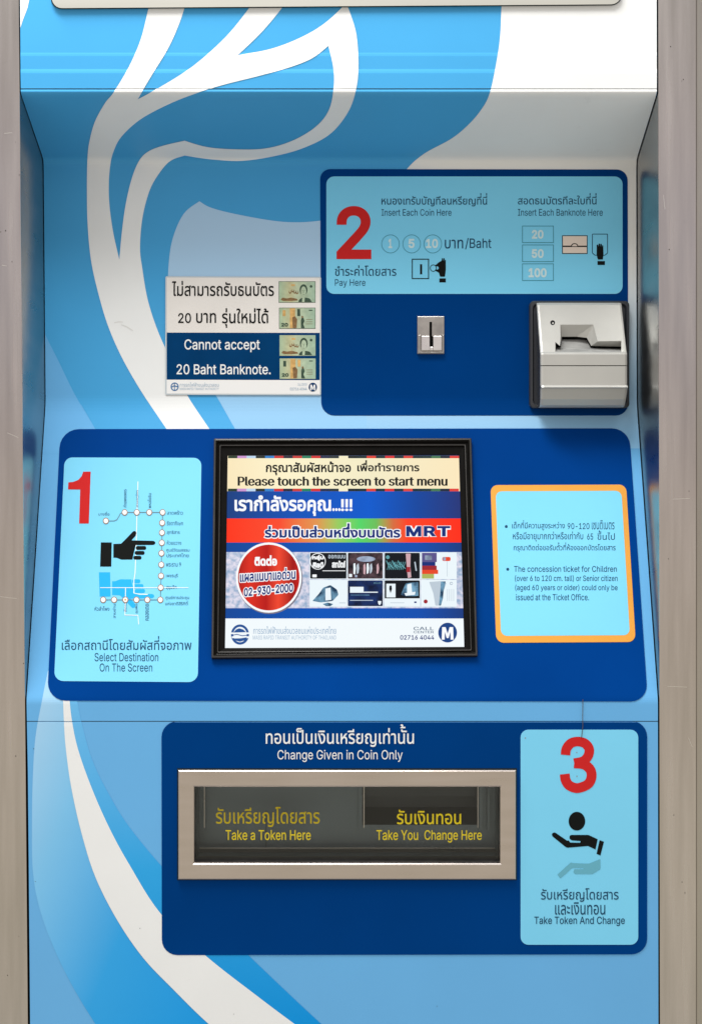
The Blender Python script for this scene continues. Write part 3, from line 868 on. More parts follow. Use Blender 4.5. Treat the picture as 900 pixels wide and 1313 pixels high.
g_blue = glow('screen blue band', ramp=[(0, K(22, 62, 128)), (.3, K(8, 82, 185)), (.6, K(0, 90, 205)), (.8, K(14, 70, 160)), (1, K(38, 52, 118))])
g_blue2 = glow('screen blue stripe', ramp=[(0, K(12, 70, 150)), (.4, K(0, 84, 186)), (.8, K(10, 78, 175)), (1, K(26, 58, 125))])
g_rg = glow('screen red green band', ramp=[(0, K(255, 52, 22)), (.22, K(250, 76, 45)), (.38, K(226, 150, 80)), (.47, K(150, 205, 95)), (.56, K(84, 214, 104)), (.63, K(110, 190, 90)), (.70, K(214, 110, 64)), (.76, K(254, 66, 34)), (1, K(255, 44, 20))])
g_navy = glow('screen navy', K(22, 46, 120))
g_nz = glow('screen speckled ground', noise=(160, K(150, 175, 205), K(232, 226, 240)))
g_red = glow('screen red disc', ramp=[(.03, K(150, 12, 10)), (.10, K(222, 46, 30)), (.17, K(186, 22, 18)), (.22, K(240, 70, 45)), (.28, K(160, 14, 12)), (.31, K(205, 30, 22))])
g_dkr = glow('screen disc rim', K(125, 120, 135))
cols = [K(40, 60, 45), K(205, 150, 210), K(190, 215, 240), K(40, 50, 48), K(50, 130, 205), K(210, 50, 55), K(42, 40, 60), K(205, 60, 55), K(35, 130, 95), K(215, 50, 50), K(40, 48, 80), K(45, 55, 60), None, K(30, 40, 45), K(30, 48, 52), K(228, 66, 50), K(30, 50, 58), K(222, 48, 50), K(34, 50, 60), K(226, 70, 60), K(30, 50, 60), K(34, 58, 62), K(70, 120, 85), K(36, 44, 62), K(226, 66, 60)]
g_cols = [glow('screen block %s' % 'abcdefghijklmnopqrstuvwxyz'[i], c) if c else None for i, c in enumerate(cols)]
hband(584.9, 631, g_cream, 0)
w_ = (588-292.6)/len(cols)
for i, gm in enumerate(g_cols):
    if gm:
        x0 = 292.8+w_*i
        G([rect(x0, 585.0, x0+w_, 588.0)], gm, 1); G([rect(x0-.3, 627.0, x0+w_-.3, 630.4)], gm, 1)
G(text('กรุณาสัมผัสหน้าจอ', (341, 592, 450, 610), thai=True, bold=.028), g_black, 1)
G(text('เพื่อทำรายการ', (458, 590.5, 537.5, 605), thai=True, bold=.028), g_black, 1)
G(text('Please touch the screen to start menu', (305, 611.6, 573.5, 623.4), bold=.004, bx=.034), g_black, 1)
hband(630.4, 665.2, g_blue, 0.5)
G(text('เรากำลังรอคุณ', (301, 635.5, 424.5, 662), thai=True, bold=.030, n=3), g_white, 1.5)
G(text('...', (426, 652, 436.5, 655.8), bold=.03), g_white, 1.5); 
for k_ in range(3): G(text('!', (437+5.4*k_, 640.5, 441.2+5.4*k_, 655.8), bold=.012), g_white, 1.5)
hband(665.2, 696.0, g_rg, 0.5)
for bo, gm, l in ((.10, g_white, 1.5), (.035, g_navy, 2.5)):
    e_ = (bo-.035)*19
    G(text('ร่วมเป็นส่วนหนึ่งบนบัตร', (339.5-e_, 671.5-e_, 513+e_, 690+e_), thai=True, bold=bo), gm, l)
    for ch, xa_, xb_ in (('M', 520.5, 540), ('R', 543, 559), ('T', 560.5, 577)):
        G(text(ch, (xa_-e_*.55, 675-e_*.5, xb_+e_*.55, 688.2+e_*.5), bold=bo), gm, l)
hband(696.0, 708.2, g_blue2, 0.5)
hband(708.2, 780.2, g_nz, 0.3)
hband(780.2, 793.4, g_blue2, 0.5)
hband(793.4, 831.2, g_foot, 0.3)
G([ell(345.6, 742.3, 42.6, 45.4, 48)], g_dkr, 1); G([ell(344.8, 741, 42, 45, 48)], g_white, 1.6); G([ell(344.8, 741, 39.4, 42.2, 48)], g_red, 2.2)
G(text('ติดต่อ', (326.5, 712.5, 355.5, 726), thai=True, bold=.05), g_white, 3)
for bo, gm, l in ((.12, g_white, 3), (.03, g_navy, 4)):
    e_ = (bo-.03)*11
    G(text('แผลแนบาแอด่วน', (308-e_, 730-e_, 379+e_, 745+e_), thai=True, bold=bo, slant=.06), gm, l)
    G(text('02-930-2000', (313-e_, 751.5-e_, 376+e_, 762.5+e_), bold=bo, slant=.10), gm, l)
# picture tiles
g_dk = glow('tile black', K(14, 18, 26)); g_dk2 = glow('tile navy', noise=(70, K(8, 20, 52), K(24, 50, 105))); g_tw = glow('tile white', K(236, 247, 252)); g_tb = glow('tile steel blue', noise=(90, K(20, 52, 82), K(120, 170, 200)))
g_stage = glow('tile stage', noise=(110, K(12, 12, 22), K(86, 66, 72))); g_haze = glow('tile haze', noise=(60, K(70, 82, 105), K(165, 180, 205))); g_teal = glow('tile teal', K(96, 160, 168)); g_pink = glow('tile pink', K(206, 168, 176))
g_pur = glow('tile purple', K(92, 84, 140)); g_or = glow('tile red orange', K(232, 72, 40)); g_ol = glow('tile olive', K(172, 182, 96)); g_mar = glow('tile maroon', K(160, 40, 50)); g_lgrey = glow('tile light grey', K(190, 204, 216))
tx = [(397.8, 444.2), (446, 490.6), (493, 538), (540.2, 584.5)]; ty = [(709.3, 742.3), (744.6, 777.6)]
backs = [[g_dk, g_stage, g_dk, g_tw], [g_tw, g_dk2, g_dk, g_tw]]
for r in (0, 1):
    for c in range(4):
        G([rect(tx[c][0]-.7, ty[r][0]-.7, tx[c][1]+.7, ty[r][1]+.7)], g_tw, 1)
        G([rrect(tx[c][0], ty[r][0], tx[c][1], ty[r][1], 1.2)], backs[r][c], 1.6)
def tile(c, r): return lambda u, v: (tx[c][0]+(tx[c][1]-tx[c][0])*u, ty[r][0]+(ty[r][1]-ty[r][0])*v)
t = tile(0, 0)
G([ell(*t(.21, .33), 10.2, 10.6, 26), ell(*t(.21, .33), 9.3, 9.7, 26)], g_white, 2.2, True)
G(text('กลุ่ม', (*t(.05, .08), *t(.38, .30)), thai=True, bold=.06), g_white, 2.2); G(text('ศิลป์', (*t(.07, .36), *t(.36, .58)), thai=True, bold=.06), g_white, 2.2)
G(text('ออกแบบ', (*t(.50, .08), *t(.97, .22)), thai=True, bold=.02), g_lgrey, 2.2); G(text('สถาปัตย์', (*t(.60, .30), *t(.97, .58)), thai=True, bold=.05), g_white, 2.2)
G([rect(*t(.34, .685), *t(.97, .71))], g_white, 2.2); G([rrect(*t(.06, .84), *t(.18, .95), .8)], g_white, 2.2)
t = tile(1, 0)
G([ell(*t(.52, .24), 12, 3.6, 20)], g_haze, 2.2)
for i in range(8):
    u = .16+i*.095
    G([rpoly([t(u, .42+.06*(i % 2)), t(u+.05, .40), t(u+.07, .60), t(u+.05, .84-.05*(i % 3)), t(u, .82)], .4, 2)], [g_tw, g_lgrey, g_stage, g_pink][i % 4], 2.8)
G([rrect(*t(.03, .82), *t(.12, .94), .6)], g_tw, 2.8); G([rect(*t(.20, .86), *t(.27, .95))], g_haze, 2.8)
t = tile(2, 0)
for i in range(9):
    u = .05+i*.055
    G([line([t(u, .30+.08*(i % 3)), t(u+.10, .62-.06*(i % 2))], 1.1)], g_teal, 2.2)
    G([line([t(u+.10, .35), t(u+.02, .66)], .7)], g_teal, 2.5)
G([rpoly([t(.60, .03), t(.74, .03), t(.73, .5), t(.76, .95), t(.66, .98), t(.63, .55)], .8)], g_pink, 2.8); G([rect(*t(.62, .55), *t(.73, .75))], g_mar, 3.2)
G([line([t(.86, .35), t(.90, .7)], 1.6)], g_lgrey, 2.2); G([ell(*t(.09, .17), 2.4)], g_teal, 2.2)
t = tile(3, 0)
for (u0, v0, u1, v1, m) in ((0, 0, .44, .36, g_pur), (0, .36, .40, .50, g_navy), (0, .50, .44, .66, g_mar), (0, .66, .48, .82, g_or), (0, .82, .36, 1, g_ol)): G([rect(*t(u0+.01, v0), *t(u1, v1))], m, 2.2)
G([rrect(*t(.10, .10), *t(.30, .28), .6)], g_haze, 2.8); G([rrect(*t(.60, .16), *t(.84, .32), 2)], g_or, 2.2); G([rrect(*t(.62, .17), *t(.70, .30), .8)], g_haze, 2.8); G([rect(*t(.735, .32), *t(.75, .92))], g_lgrey, 2.2)
t = tile(0, 1)
G([rpoly([t(.06, .80), t(.24, .52), t(.36, .28), t(.56, .18), t(.74, .36), t(.78, .56), t(.62, .80), t(.3, .86)], 1.2)], g_tb, 2.2); G([[t(.42, .32), t(.56, .28), t(.58, .76), t(.42, .78)]], g_tw, 2.8)
G([rpoly([t(.34, .92), t(.48, .86), t(.64, .92), t(.56, 1), t(.44, 1)], .5)], g_tb, 2.2); G([rect(*t(.80, .86), *t(.98, .89))], g_lgrey, 2.2)
t = tile(1, 1)
G([rect(*t(.06, .25), *t(.45, .46))], g_tw, 2.2); G([rect(*t(.06, .44), *t(.86, .48))], g_tw, 2.4); G([rect(*t(.06, .76), *t(.72, .79))], g_lgrey, 2.2); G([rect(*t(.08, .56), *t(.62, .58))], g_tb, 2.2)
G([rpoly([t(.86, .80), t(.96, .80), t(.95, .90), t(.91, .97), t(.87, .90)], .5)], g_tw, 2.2); G([rect(*t(.74, .07), *t(.95, .14))], g_tb, 2.2)
t = tile(2, 1)
G([rect(*t(.05, .13), *t(.31, .66))], g_tw, 2.2); G([rpoly([t(.14, .20), t(.20, .20), t(.21, .34), t(.17, .50), t(.13, .34)], .5)], g_dk, 2.8)
G([rpoly([t(.46, .56), t(.60, .12), t(.95, .06), t(.96, .60), t(.6, .62)], 1)], g_tb, 2.2); G([[t(.64, .16), t(.76, .12), t(.78, .46), t(.64, .5)]], g_tw, 2.8); G([[t(.56, .50), t(.88, .44), t(.86, .56), t(.6, .6)]], g_tw, 2.9)
G([rect(*t(.0, .70), *t(1, 1))], g_tw, 3.2); G([rect(*t(.16, .86), *t(.56, .885))], g_lgrey, 3.6); G([rrect(*t(.84, .82), *t(.91, .88), .4)], g_navy, 3.6)
t = tile(3, 1)
G([rpoly([t(.22, .06), t(.55, .03), t(.72, .10), t(.60, .55), t(.50, .98), t(.40, .98), t(.34, .5)], 1)], g_lgrey, 2.2)
G([rpoly([t(.56, .04), t(.70, .04), t(.64, .40), t(.62, .70), t(.56, .98), t(.50, .98), t(.54, .45)], .6)], g_tb, 2.6); G([ell(*t(.12, .82), 2.6)], g_mar, 2.2); G([ell(*t(.86, .12), 1.9), ell(*t(.86, .12), 1.3)], g_haze, 2.2, True)
for i in range(4): G([rect(*t(.74+.06*i, .34), *t(.755+.06*i, .80))], g_lgrey, 2.2)
# footer marks
def roundel(fn, cx, cy, rx, ry, m, mg):
    mg(ring_of(cx, cy, rx, ry), m, True)
def ring_of(cx, cy, rx, ry): return [ell(cx, cy, rx, ry, 36), ell(cx, cy, rx*.74, ry*.76, 36)]
g_logo = glow('screen logo blue', K(40, 84, 150)); g_txt = glow('screen pale lettering', K(150, 178, 205)); g_txt2 = glow('screen slate lettering', K(96, 116, 140))
G(ring_of(308, 814, 11.6, 13), g_logo, 1, True)
G([rect(296, 811.3, 320, 813.4)], g_foot, 1.6); G([rect(297.5, 816.3, 321, 818.6)], g_foot, 1.6)
G([rpoly([(299.5, 811.5), (303, 807.5), (307, 806), (312, 807.5), (316, 811)], .6)], g_logo, 2); G([rpoly([(300, 819), (309, 818.8), (317, 817.5), (314, 821.5), (308, 823.2), (303, 822)], .6)], g_logo, 2); G([line([(298, 815), (304, 813.8), (311, 815.6), (319, 814.6)], 1.1)], g_logo, 2)
G(text('การรถไฟฟ้าขนส่งมวลชนแห่งประเทศไทย', (325, 803.5, 431, 813.2), thai=True, bold=.006, n=2), g_txt, 1)
G(text('MASS RAPID TRANSIT AUTHORITY OF THAILAND', (324.5, 815.2, 431, 820.4), n=2), g_txt, 1)
G(text('CALL', (530, 804, 556, 808.4), bold=.01), g_txt2, 1); G(text('CENTER', (530, 809.2, 556, 812.4), bold=.01), g_txt2, 1)
G(text('02716 4044', (512.8, 814.8, 556.4, 820.6), bold=.015), g_navy, 1)
def m_logo(add, cx, cy, r, m1, m2, l):
    add([ell(cx, cy, r, r*1.06, 36)], m1, l)
    k = r/12
    add([[(cx-7.6*k, cy+9*k), (cx-7.0*k, cy-7*k), (cx-2.6*k, cy-7*k), (cx, cy+1.6*k), (cx+2.6*k, cy-7*k), (cx+7.0*k, cy-7*k), (cx+7.6*k, cy+9*k), (cx+3.8*k, cy+9*k), (cx+3.6*k, cy-1*k), (cx+1.2*k, cy+7*k), (cx-1.2*k, cy+7*k), (cx-3.6*k, cy-1*k), (cx-3.8*k, cy+9*k)]], m2, l+.6)
m_logo(G, 573.6, 811.5, 12, g_logo if False else glow('screen emblem navy', K(24, 66, 132)), g_white, 1)
TS = b.build('touch_screen', TM)
TS.name = 'touch_screen'
TS['label'] = 'black framed touch screen'
SCR.build('display', TS)

# ------------------------------------------------------------------ coin slot
CY = DB
def pb(mb, x0, y0, x1, y1, ya, yb, m, bev=.0012):
    a, c = P(x0, y1, CY), P(x1, y0, CY)
    mb.box((a.x, ya, a.z), (c.x, yb, c.z), m, bev)
b = MB(); pb(b, 534.6, 405.6, 569.4, 454.2, CY-.0035, CY+.001, M_coin, .0012)
cs = b.build('coin_slot', TM)
b = MB()
# u-shaped rim around the bright block
for r_c in ((535.4, 430, 539, 453.6), (566.6, 430, 568.8, 453.6), (539, 451.4, 566.6, 453.6)): pb(b, *r_c, CY-.0065, CY-.0032, M_coin, .0008)
b.build('rim', cs)
b = MB()
for r_c in ((539.9, 431.4, 550.4, 450.2), (554.8, 431.4, 565.8, 450.2)): pb(b, *r_c, CY-.0085, CY-.0032, M_coin2, .001)
pb(b, 550.4, 445.2, 554.8, 450.2, CY-.0083, CY-.0032, M_coin2, .001)
b.build('coin_guide', cs)
b = MB(); b.flat([rrect(550.4, 412.6, 553.7, 432, 1)], at(CY-.0037), M_hole); b.flat([rect(550.2, 431, 554.9, 445.4)], at(CY-.0037), M_hole)
b.build('slot', cs)

# ------------------------------------------------------------------ banknote reader
BY = DB
b = MB()
xl, xr = (678.5-450)/1000*1.0675, (806-450)/1000*1.0675
zt, zb = H+zof(386, BY-.01), H+zof(523.5, BY-.01)
def rr3(i, y, r=.006):
    pts = rpoly([(xl+i, zb+i), (xr-i, zb+i), (xr-i, zt-i), (xl+i, zt-i)], r, 4)
    return [Vector((p[0], y, p[1])) for p in pts]
b.strips([rr3(0, BY+.001), rr3(0, BY-.012), rr3(.001, BY-.0135), rr3(.004, BY-.0138), rr3(.006, BY-.010)], M_smoke, cap1=True)
rd = b.build('banknote_reader', TM, 'silver banknote reader', smooth=True)
# silver housing: side profile (photo height, depth)
X0, X1 = .2529, .3690
RP = [(387.6, BY-.011), (388.6, BY-.016), (391, BY-.0195), (420, BY-.0375), (451.2, BY-.0580), (453.0, BY-.0605), (454.4, BY-.0612), (468.2, BY-.0612), (468.6, BY-.0604), (469.4, BY-.0604), (469.8, BY-.0612), (493.6, BY-.0612), (494.4, BY-.0662), (496.6, BY-.0676), (498.0, BY-.0632), (500.5, BY-.0618), (512, BY-.056), (519.5, BY-.049), (522, BY-.040), (523, BY-.010)]
def rp(py):
    for (a, ya), (c, yc) in zip(RP[:-1], RP[1:]):
        if a <= py <= c: return ya+(yc-ya)*(py-a)/(c-a)
    return RP[-1][1]
def R(px, py, back=0.0): return P(px, py, rp(py)+back)
b = MB()
bt = .0034
def sec(py, y):
    z = P(0, py, y).z
    taper = .0012*max(0, (py-500)/22)
    return [Vector((X0+taper, BY-.008, z)), Vector((X0+taper, min(BY-.008, y+bt), z)), Vector((X0+taper+bt*.3, y+bt*.3, z)), Vector((X0+taper+bt, y, z)),
            Vector((X1-taper-bt, y, z)), Vector((X1-taper-bt*.3, y+bt*.3, z)), Vector((X1-taper, min(BY-.008, y+bt), z)), Vector((X1-taper, BY-.008, z))]
secs = [sec(*p) for p in RP]
holeL, holeR = 711.5, 796.5
for k in range(len(RP)-1):
    for i in range(7):
        if i == 3 and RP[k][0] >= 391 and RP[k+1][0] <= 452: continue      # notched slope is built below
        m = M_smoke if i in (0, 6) else (M_hole if (RP[k][0], RP[k+1][0]) == (468.6, 469.4) else M_silver)
        b.poly([secs[k][i], secs[k][i+1], secs[k+1][i+1], secs[k+1][i]], [(0, 1, 2, 3)], m)
b.poly(secs[0], [tuple(range(8))], M_silver); b.poly(secs[-1], [tuple(range(8))], M_silver)
notch = [(718, 416.2), (760.3, 416.2), (766, 437.6), (796, 437.2), (796, 451.2), (711.6, 451.2), (711.6, 438.6), (717.5, 443.5), (718.2, 437)]
def pxof(v): return 450+v.x/(1+v.y/D)*1000
kk = [i for i, p in enumerate(RP) if 391 <= p[0] <= 452]
outl = [(pxof(secs[i][3]), RP[i][0]) for i in kk]+[(pxof(secs[i][4]), RP[i][0]) for i in reversed(kk)]
led = ell(708.2, 413.8, 3.1, 3.2, 16)
v, f = fill2d([outl, notch, led], True)
b.poly([R(*p) for p in v], [list(map(int, t_)) for t_ in f], M_silver, Vector((0, -1, 0)))
# pocket: sloped rear wall, dark throat, scratched floor
yl = BY-.0580
deep = yl+.034
def Q(px, py, y): return P(px, py, y)
b.poly([R(718, 416.2), R(760.3, 416.2), Q(752, 433.2, deep-.006), Q(739, 431.6, deep-.004), Q(720, 431.8, deep-.004)], [(0, 1, 2, 3, 4)], M_silver)
b.poly([R(760.3, 416.2), R(766, 437.6), Q(757.5, 443.5, deep-.014), Q(752, 433.2, deep-.006)], [(0, 1, 2, 3)], M_silver)
b.poly([R(718, 416.2), Q(720, 431.8, deep-.004), Q(719.5, 438, deep-.004), R(718.2, 437)], [(0, 1, 2, 3)], M_silver)
b.poly([Q(720, 431.8, deep-.004), Q(739, 431.6, deep-.004), Q(752, 433.2, deep-.006), Q(757.5, 443.5, deep-.014), Q(752, 438, deep+.01), Q(719.5, 436, deep+.01)], [(0, 1, 2, 3, 4, 5)], M_hole)
b.poly([R(766, 437.6), R(796, 437.2), Q(796, 444.6, deep-.012), Q(757.5, 443.5, deep-.014)], [(0, 1, 2, 3)], M_silver)
b.poly([Q(757.5, 443.5, deep-.014), Q(796, 444.6, deep-.012), Q(796, 448, deep-.004), Q(756, 447, deep-.004)], [(0, 1, 2, 3)], M_hole)
b.poly([R(796, 437.2), R(796, 451.2), Q(796, 447, deep)], [(0, 1, 2)], M_silver)
b.poly([R(711.6, 438.6), R(711.6, 451.2), Q(712.5, 446, deep)], [(0, 1, 2)], M_silver)
b.poly([R(711.6, 438.6), R(717.5, 443.5), Q(718.5, 446.2, deep-.01), Q(712.5, 446.2, deep-.01)], [(0, 1, 2, 3)], M_hole)
b.poly([R(711.6, 451.2), R(796, 451.2), Q(796, 446.5, deep-.004), Q(757, 445.6, deep-.006), Q(751, 435.2, deep+.004), Q(719.5, 435.4, deep+.002), Q(718.5, 445.2, deep-.012), Q(712.5, 446, deep-.012)], [(0, 1, 2, 3, 4, 5, 6, 7)], M_silver2)
b.build('housing', rd)
b = MB()
b.strips([[R(*p) for p in led], [R(*p, back=.004) for p in ell(708.2, 413.8, 2.6, 2.7, 16)]], M_smoke, cap1=True)
b.flat([ell(708.5, 414.3, 1.2, 1.2, 12)], lambda x, y: R(x, y, .002), M_silver)
b.build('screw', rd)

# ------------------------------------------------------------------ collection tray
FO = (229.3, 986.6, 660.6, 1126.6); FI = (249.5, 1008, 640.6, 1105.8)
def z_(py): return H+(656.5-py)/1000
b = MB()
def fr(rc, y, r=0):
    return [Vector((xat(rc[0]), y, z_(rc[1]))), Vector((xat(rc[2]), y, z_(rc[1]))), Vector((xat(rc[2]), y, z_(rc[3]))), Vector((xat(rc[0]), y, z_(rc[3])))]
def ins(rc, d): return (rc[0]+d, rc[1]+d, rc[2]-d, rc[3]-d)
b.strips([fr(ins(FO, -1.7), -.0006), fr(ins(FO, -1.7), -.0014), fr(ins(FO, .6), -.0014)], M_gap)
b.strips([fr(FO, -.0008), fr(FO, -.0046), fr(ins(FO, .5), -.0052), fr(ins(FO, 1.6), -.0060), fr(ins(FI, -1.8), -.0060), fr(ins(FI, -.6), -.0052), fr(FI, -.0046), fr(FI, .016)], M_frame)
ct = b.build('collection_tray', TM, 'steel framed token and change tray')
b = MB()
dy_ = .085
bx0, bx1, bz0, bz1 = xat(249.7), xat(640.4), z_(1105.6), z_(1008.2)
def quad(m, *v): b.poly(v, [(0, 1, 2, 3)], m)
yb0, yb1 = .0125, dy_
hx0, hx1 = xat(462)*1.04, xat(614)*1.04
hz0 = z_(1070)
zs = bz0+.004
quad(M_inner, (bx0, yb0, bz0), (bx0, yb1, bz0), (bx0, yb1, bz1), (bx0, yb0, bz1))
quad(M_inner, (bx1, yb0, bz0), (bx1, yb1, bz0), (bx1, yb1, bz1), (bx1, yb0, bz1))
quad(M_inner, (bx0, yb0, bz1), (bx1, yb0, bz1), (bx1, yb1, bz1), (bx0, yb1, bz1))
# floor: front sill then trough
quad(M_frame, (bx0, yb0, bz0), (bx1, yb0, bz0), (bx1, .020, bz0+.0035), (bx0, .020, bz0+.0035))
quad(M_inner, (bx0, .020, bz0+.0035), (bx1, .020, bz0+.0035), (bx1, .022, bz0-.002), (bx0, .022, bz0-.002))
quad(M_inner, (bx0, .022, bz0-.002), (bx1, .022, bz0-.002), (bx1, .050, bz0+.002), (bx0, .050, bz0+.002))
quad(M_frame, (bx0, .050, bz0+.002), (bx1, .050, bz0+.002), (bx1, .054, bz0+.006), (bx0, .054, bz0+.006))
# rear wall with the change chute opening
ybk = .062
b.flat([[(bx0, -bz1), (bx1, -bz1), (bx1, -bz0), (bx0, -bz0)], [(hx0, -bz1+.004), (hx1, -bz1+.004), (hx1, -hz0), (hx0, -hz0)]], lambda x, y: Vector((x, ybk, -y)), M_inner, evenodd=True)
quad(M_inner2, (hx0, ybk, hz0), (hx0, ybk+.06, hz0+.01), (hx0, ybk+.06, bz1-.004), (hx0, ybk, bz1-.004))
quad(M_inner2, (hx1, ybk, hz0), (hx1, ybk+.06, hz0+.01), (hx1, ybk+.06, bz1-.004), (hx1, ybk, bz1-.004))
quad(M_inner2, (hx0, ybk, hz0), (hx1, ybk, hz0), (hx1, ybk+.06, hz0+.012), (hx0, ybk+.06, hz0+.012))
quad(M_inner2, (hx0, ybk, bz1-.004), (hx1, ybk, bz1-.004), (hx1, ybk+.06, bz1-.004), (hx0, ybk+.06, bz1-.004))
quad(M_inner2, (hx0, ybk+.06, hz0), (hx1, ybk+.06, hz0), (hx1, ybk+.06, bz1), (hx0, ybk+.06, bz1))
# folded rims either side of the chute, hanging flap, spot-weld seam
for xx, w in ((hx0, .0022), (hx1, .0022), (hx1+.010, .0016)):
    b.box((xx-w, ybk-.010, bz0+.03), (xx+w, ybk-.0005, bz1-.001), M_inner)
for xx, w in ((hx0+.0045, .0007), (hx1-.004, .0006), (bx0+.008, .0006)): b.box((xx-w, ybk-.012, bz0+.034), (xx+w, ybk-.0102, bz1-.001), M_frame)
b.box((bx0+.002, .046, bz0+.0075), (bx1-.002, .0475, bz0+.0088), M_frame)  # thin pale bar added to draw a highlight along the ledge
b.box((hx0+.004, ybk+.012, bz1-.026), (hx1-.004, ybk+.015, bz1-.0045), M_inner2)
b.box((bx0+.088, ybk-.0018, bz0+.006), (bx0+.0888, ybk-.0004, bz0+.055), M_inner2)
b.build('tray_box', ct)
b = MB(); b.box((bx0+.0006, .0085, bz0+.0006), (bx1-.0006, .0112, bz1-.0006), M_glass); b.build('window_pane', ct)
gy = at(.0081)
writing(ct, [('รับเหรียญโดยสาร', (277, 1034.5, 410, 1060.5), M_mustard, dict(thai=True, bold=.008, n=4)), ('Take a Token Here', (289.5, 1064.3, 398.5, 1077.2), M_yellow, dict(bold=.006, n=4)),
    ('รับเงินทอน', (508.7, 1038, 591, 1057), M_yellow, dict(thai=True, bold=.01, n=4)), ('Take You', (482.6, 1064.3, 535.8, 1077.2), M_yellow, dict(bold=.006, n=4)), ('Change Here', (544, 1064.3, 617.3, 1080.4), M_yellow, dict(bold=.006, n=4))], fn=gy)

# ------------------------------------------------------------------ laminated notice taped to the back panel
NO = .0012
nt_c = S(312.5, 505, NO)
b = MB()
b.plate(rpoly([(212.6, 354.4), (411.8, 355.2), (411.6, 507), (212.4, 506.3)], 2), NO, NO+.0006, M_lam, cuts=False)
notice = b.build('laminated_notice', None, 'laminated white and navy notice refusing 20 Baht banknotes left of the payment panel', loc=nt_c, category='notice')
b = MB()
b.flat([[(214.3, 356), (410, 356.8), (410, 427), (214.3, 426.6)]], on(NO+.0008), M_paper)
b.flat([[(214.3, 426.6), (410, 427), (410, 487.6), (214.3, 487)]], on(NO+.0008), M_nblue)
b.flat([[(214.3, 487), (410, 487.6), (410, 505.4), (214.3, 504.8)]], on(NO+.0008), M_paper2)
b.build('paper_sheet', notice)
nf = NO+.0011
writing(notice, [('ไม่สามารถรับธนบัตร', (221, 360.5, 351.5, 380), M_black, dict(thai=True, bold=.012)), ('20', (229, 401.6, 245.5, 414.6), M_black, dict(bold=.012)), ('บาท', (252, 401.5, 277.5, 414.6), M_black, dict(thai=True, bold=.012)), ('รุ่นใหม่ได้', (285, 395.5, 344.5, 420.5), M_black, dict(thai=True, bold=.012)),
    ('Cannot accept', (237, 435.3, 333.5, 451.8), M_wprint, dict(bold=.008)), ('20 Baht Banknote.', (227, 467.2, 347.3, 480.3), M_wprint, dict(bold=.008)),
    ('การรถไฟฟ้าขนส่งมวลชน', (231, 490.5, 281, 496), M_pale, dict(thai=True, n=2)), ('MASS RAPID TRANSIT AUTHORITY', (231, 497.2, 281, 500.2), M_pale, dict(n=2)),
    ('CALL CENTER', (382, 491.5, 393.5, 494.8), M_pale, dict(n=2)), ('02716 4044', (372, 497, 393.5, 500.6), M_pale, dict(n=2, bold=.01))], fn=on(nf))
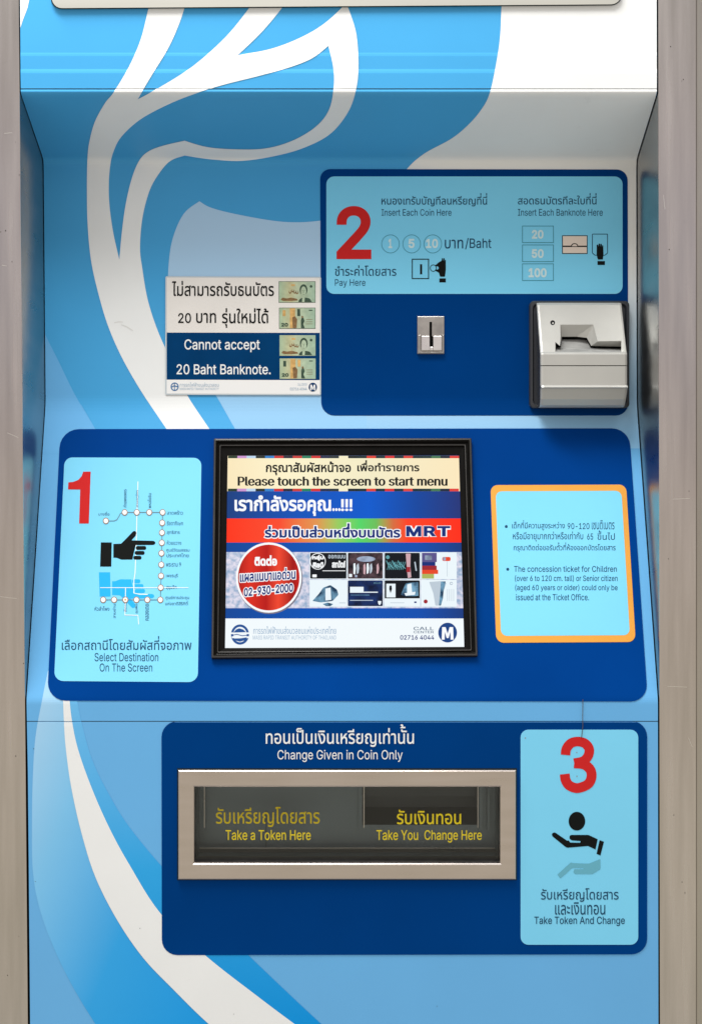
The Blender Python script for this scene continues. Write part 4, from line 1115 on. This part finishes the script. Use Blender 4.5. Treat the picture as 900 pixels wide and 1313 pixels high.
for i, (x0, y0, x1, y1) in enumerate(((357.6, 361, 404.6, 388.4), (358, 394.8, 404.6, 421.8), (358.6, 430, 404.6, 456.4), (358.8, 459.8, 404.8, 486))):
    b = MB()
    b.flat([rect(x0, y0, x1, y1)], on(nf-.0001), M_note2 if i < 2 else M_note)
    b.flat([rect(x0+.6, y0+.6, x1-.6, y1-.6)], on(nf), M_note)
    f_ = lambda u, v: (x0+(x1-x0)*u, y0+(y1-y0)*v)
    a = nf+.0001; a2 = nf+.0002; a3 = nf+.0003
    if i % 2 == 0:
        b.flat([rpoly([f_(.53, .97), f_(.56, .85), f_(.63, .77), f_(.73, .76), f_(.84, .80), f_(.91, .97)], 1.2)], on(a), M_note2)
        b.flat([[f_(.635, .97), f_(.64, .78), f_(.67, .74), f_(.71, .78), f_(.70, .97)]], on(a2), M_note)
        b.flat([ell(*f_(.675, .40), 5.0, 7.2, 20)], on(a2), M_note2)
        b.flat([ell(*f_(.675, .475), 3.5, 6.4, 20)], on(a3), M_note)
        for u0, v0, u1, v1, w_ in ((.635, .43, .66, .425, .5), (.69, .425, .715, .43, .5), (.655, .63, .70, .63, .5), (.675, .45, .672, .56, .4)): b.flat([line([f_(u0, v0), f_(u1, v1)], w_)], on(a3+.0001), M_note2)
        b.flat([rpoly([f_(.05, .86), f_(.10, .76), f_(.22, .80), f_(.34, .76), f_(.50, .82), f_(.52, .90), f_(.3, .92), f_(.12, .92)], .6)], on(a), M_note3)
        for u, v in ((.31, .50), (.38, .44), (.44, .50), (.50, .52)): b.flat([ell(*f_(u, v), 1.7, 2.3, 12), ell(*f_(u, v-.03), 1.0, 1.5, 12)], on(a), M_note3, evenodd=True)
        b.flat([rect(*f_(.34, .14), *f_(.44, .22))], on(a), M_note4); b.flat([ell(*f_(.88, .24), 1.7)], on(a), M_note2)
    else:
        b.flat([rect(*f_(.30, .03), *f_(.44, .97))], on(a), M_note4)
        b.flat([rpoly([f_(.38, .97), f_(.36, .46), f_(.44, .40), f_(.50, .55), f_(.48, .97)], .8)], on(a2), M_note3)
        b.flat([rpoly([f_(.60, .97), f_(.60, .60), f_(.63, .42), f_(.67, .48), f_(.70, .62), f_(.66, .78), f_(.71, .97)], .8)], on(a2), M_note2)
        b.flat([ell(*f_(.64, .44), 1.1, 1.4, 12)], on(a3), M_note3); b.flat([rect(*f_(.50, .06), *f_(.58, .40))], on(a), M_note2 if i == 1 else M_note4)
        b.flat(text('20', (*f_(.06, .72), *f_(.25, .90)), bold=.05), on(a), M_note2)
        b.flat([rect(*f_(.10, .12), *f_(.18, .40))], on(a), M_note2 if i == 3 else M_note4); b.flat([rect(*f_(.82, .10), *f_(.92, .15))], on(a), M_note2)
        for v in (.55, .66, .76): b.flat([rect(*f_(.74, v), *f_(.92, v+.02))], on(a), M_note3)
    b.build('banknote_picture', notice)
b = MB()
addn = lambda lp, m, l, eo=False: b.flat(lp, on(nf+.0001*l), m, evenodd=eo)
M_lg = mat('emblem blue print', (.05, .16, .36), .3, .1)
addn(ring_of(224.5, 496, 5.2, 5.4), M_lg, 0, True); addn([line([(220.5, 496.5), (224, 494.8), (228.5, 496)], 1.2)], M_lg, 1); addn([line([(224.3, 491.5), (224.3, 500)], .9)], M_lg, 2)
b.build('round_emblem', notice)
b = MB(); m_logo(addn, 401.2, 496.6, 5.4, M_nblue, M_paper2, 0); b.build('round_emblem', notice)

# ------------------------------------------------------------------ a loose thread over the seam
b = MB()
b.tube([S(746.5, 897, .0022), S(746.4, 905, .0024), S(746.2, 920, .0023), S(746.4, 930, .0026), S(745.6, 938, .0024), S(744.6, 946, .0024)], .00042, M_thread)
b.build('thread', None, 'thin brown thread hanging over the seam above the red numeral 3', loc=S(746, 920, .002), category='thread')

for m in (_ma, _mb, _mc, _md): bpy.data.materials.remove(m)
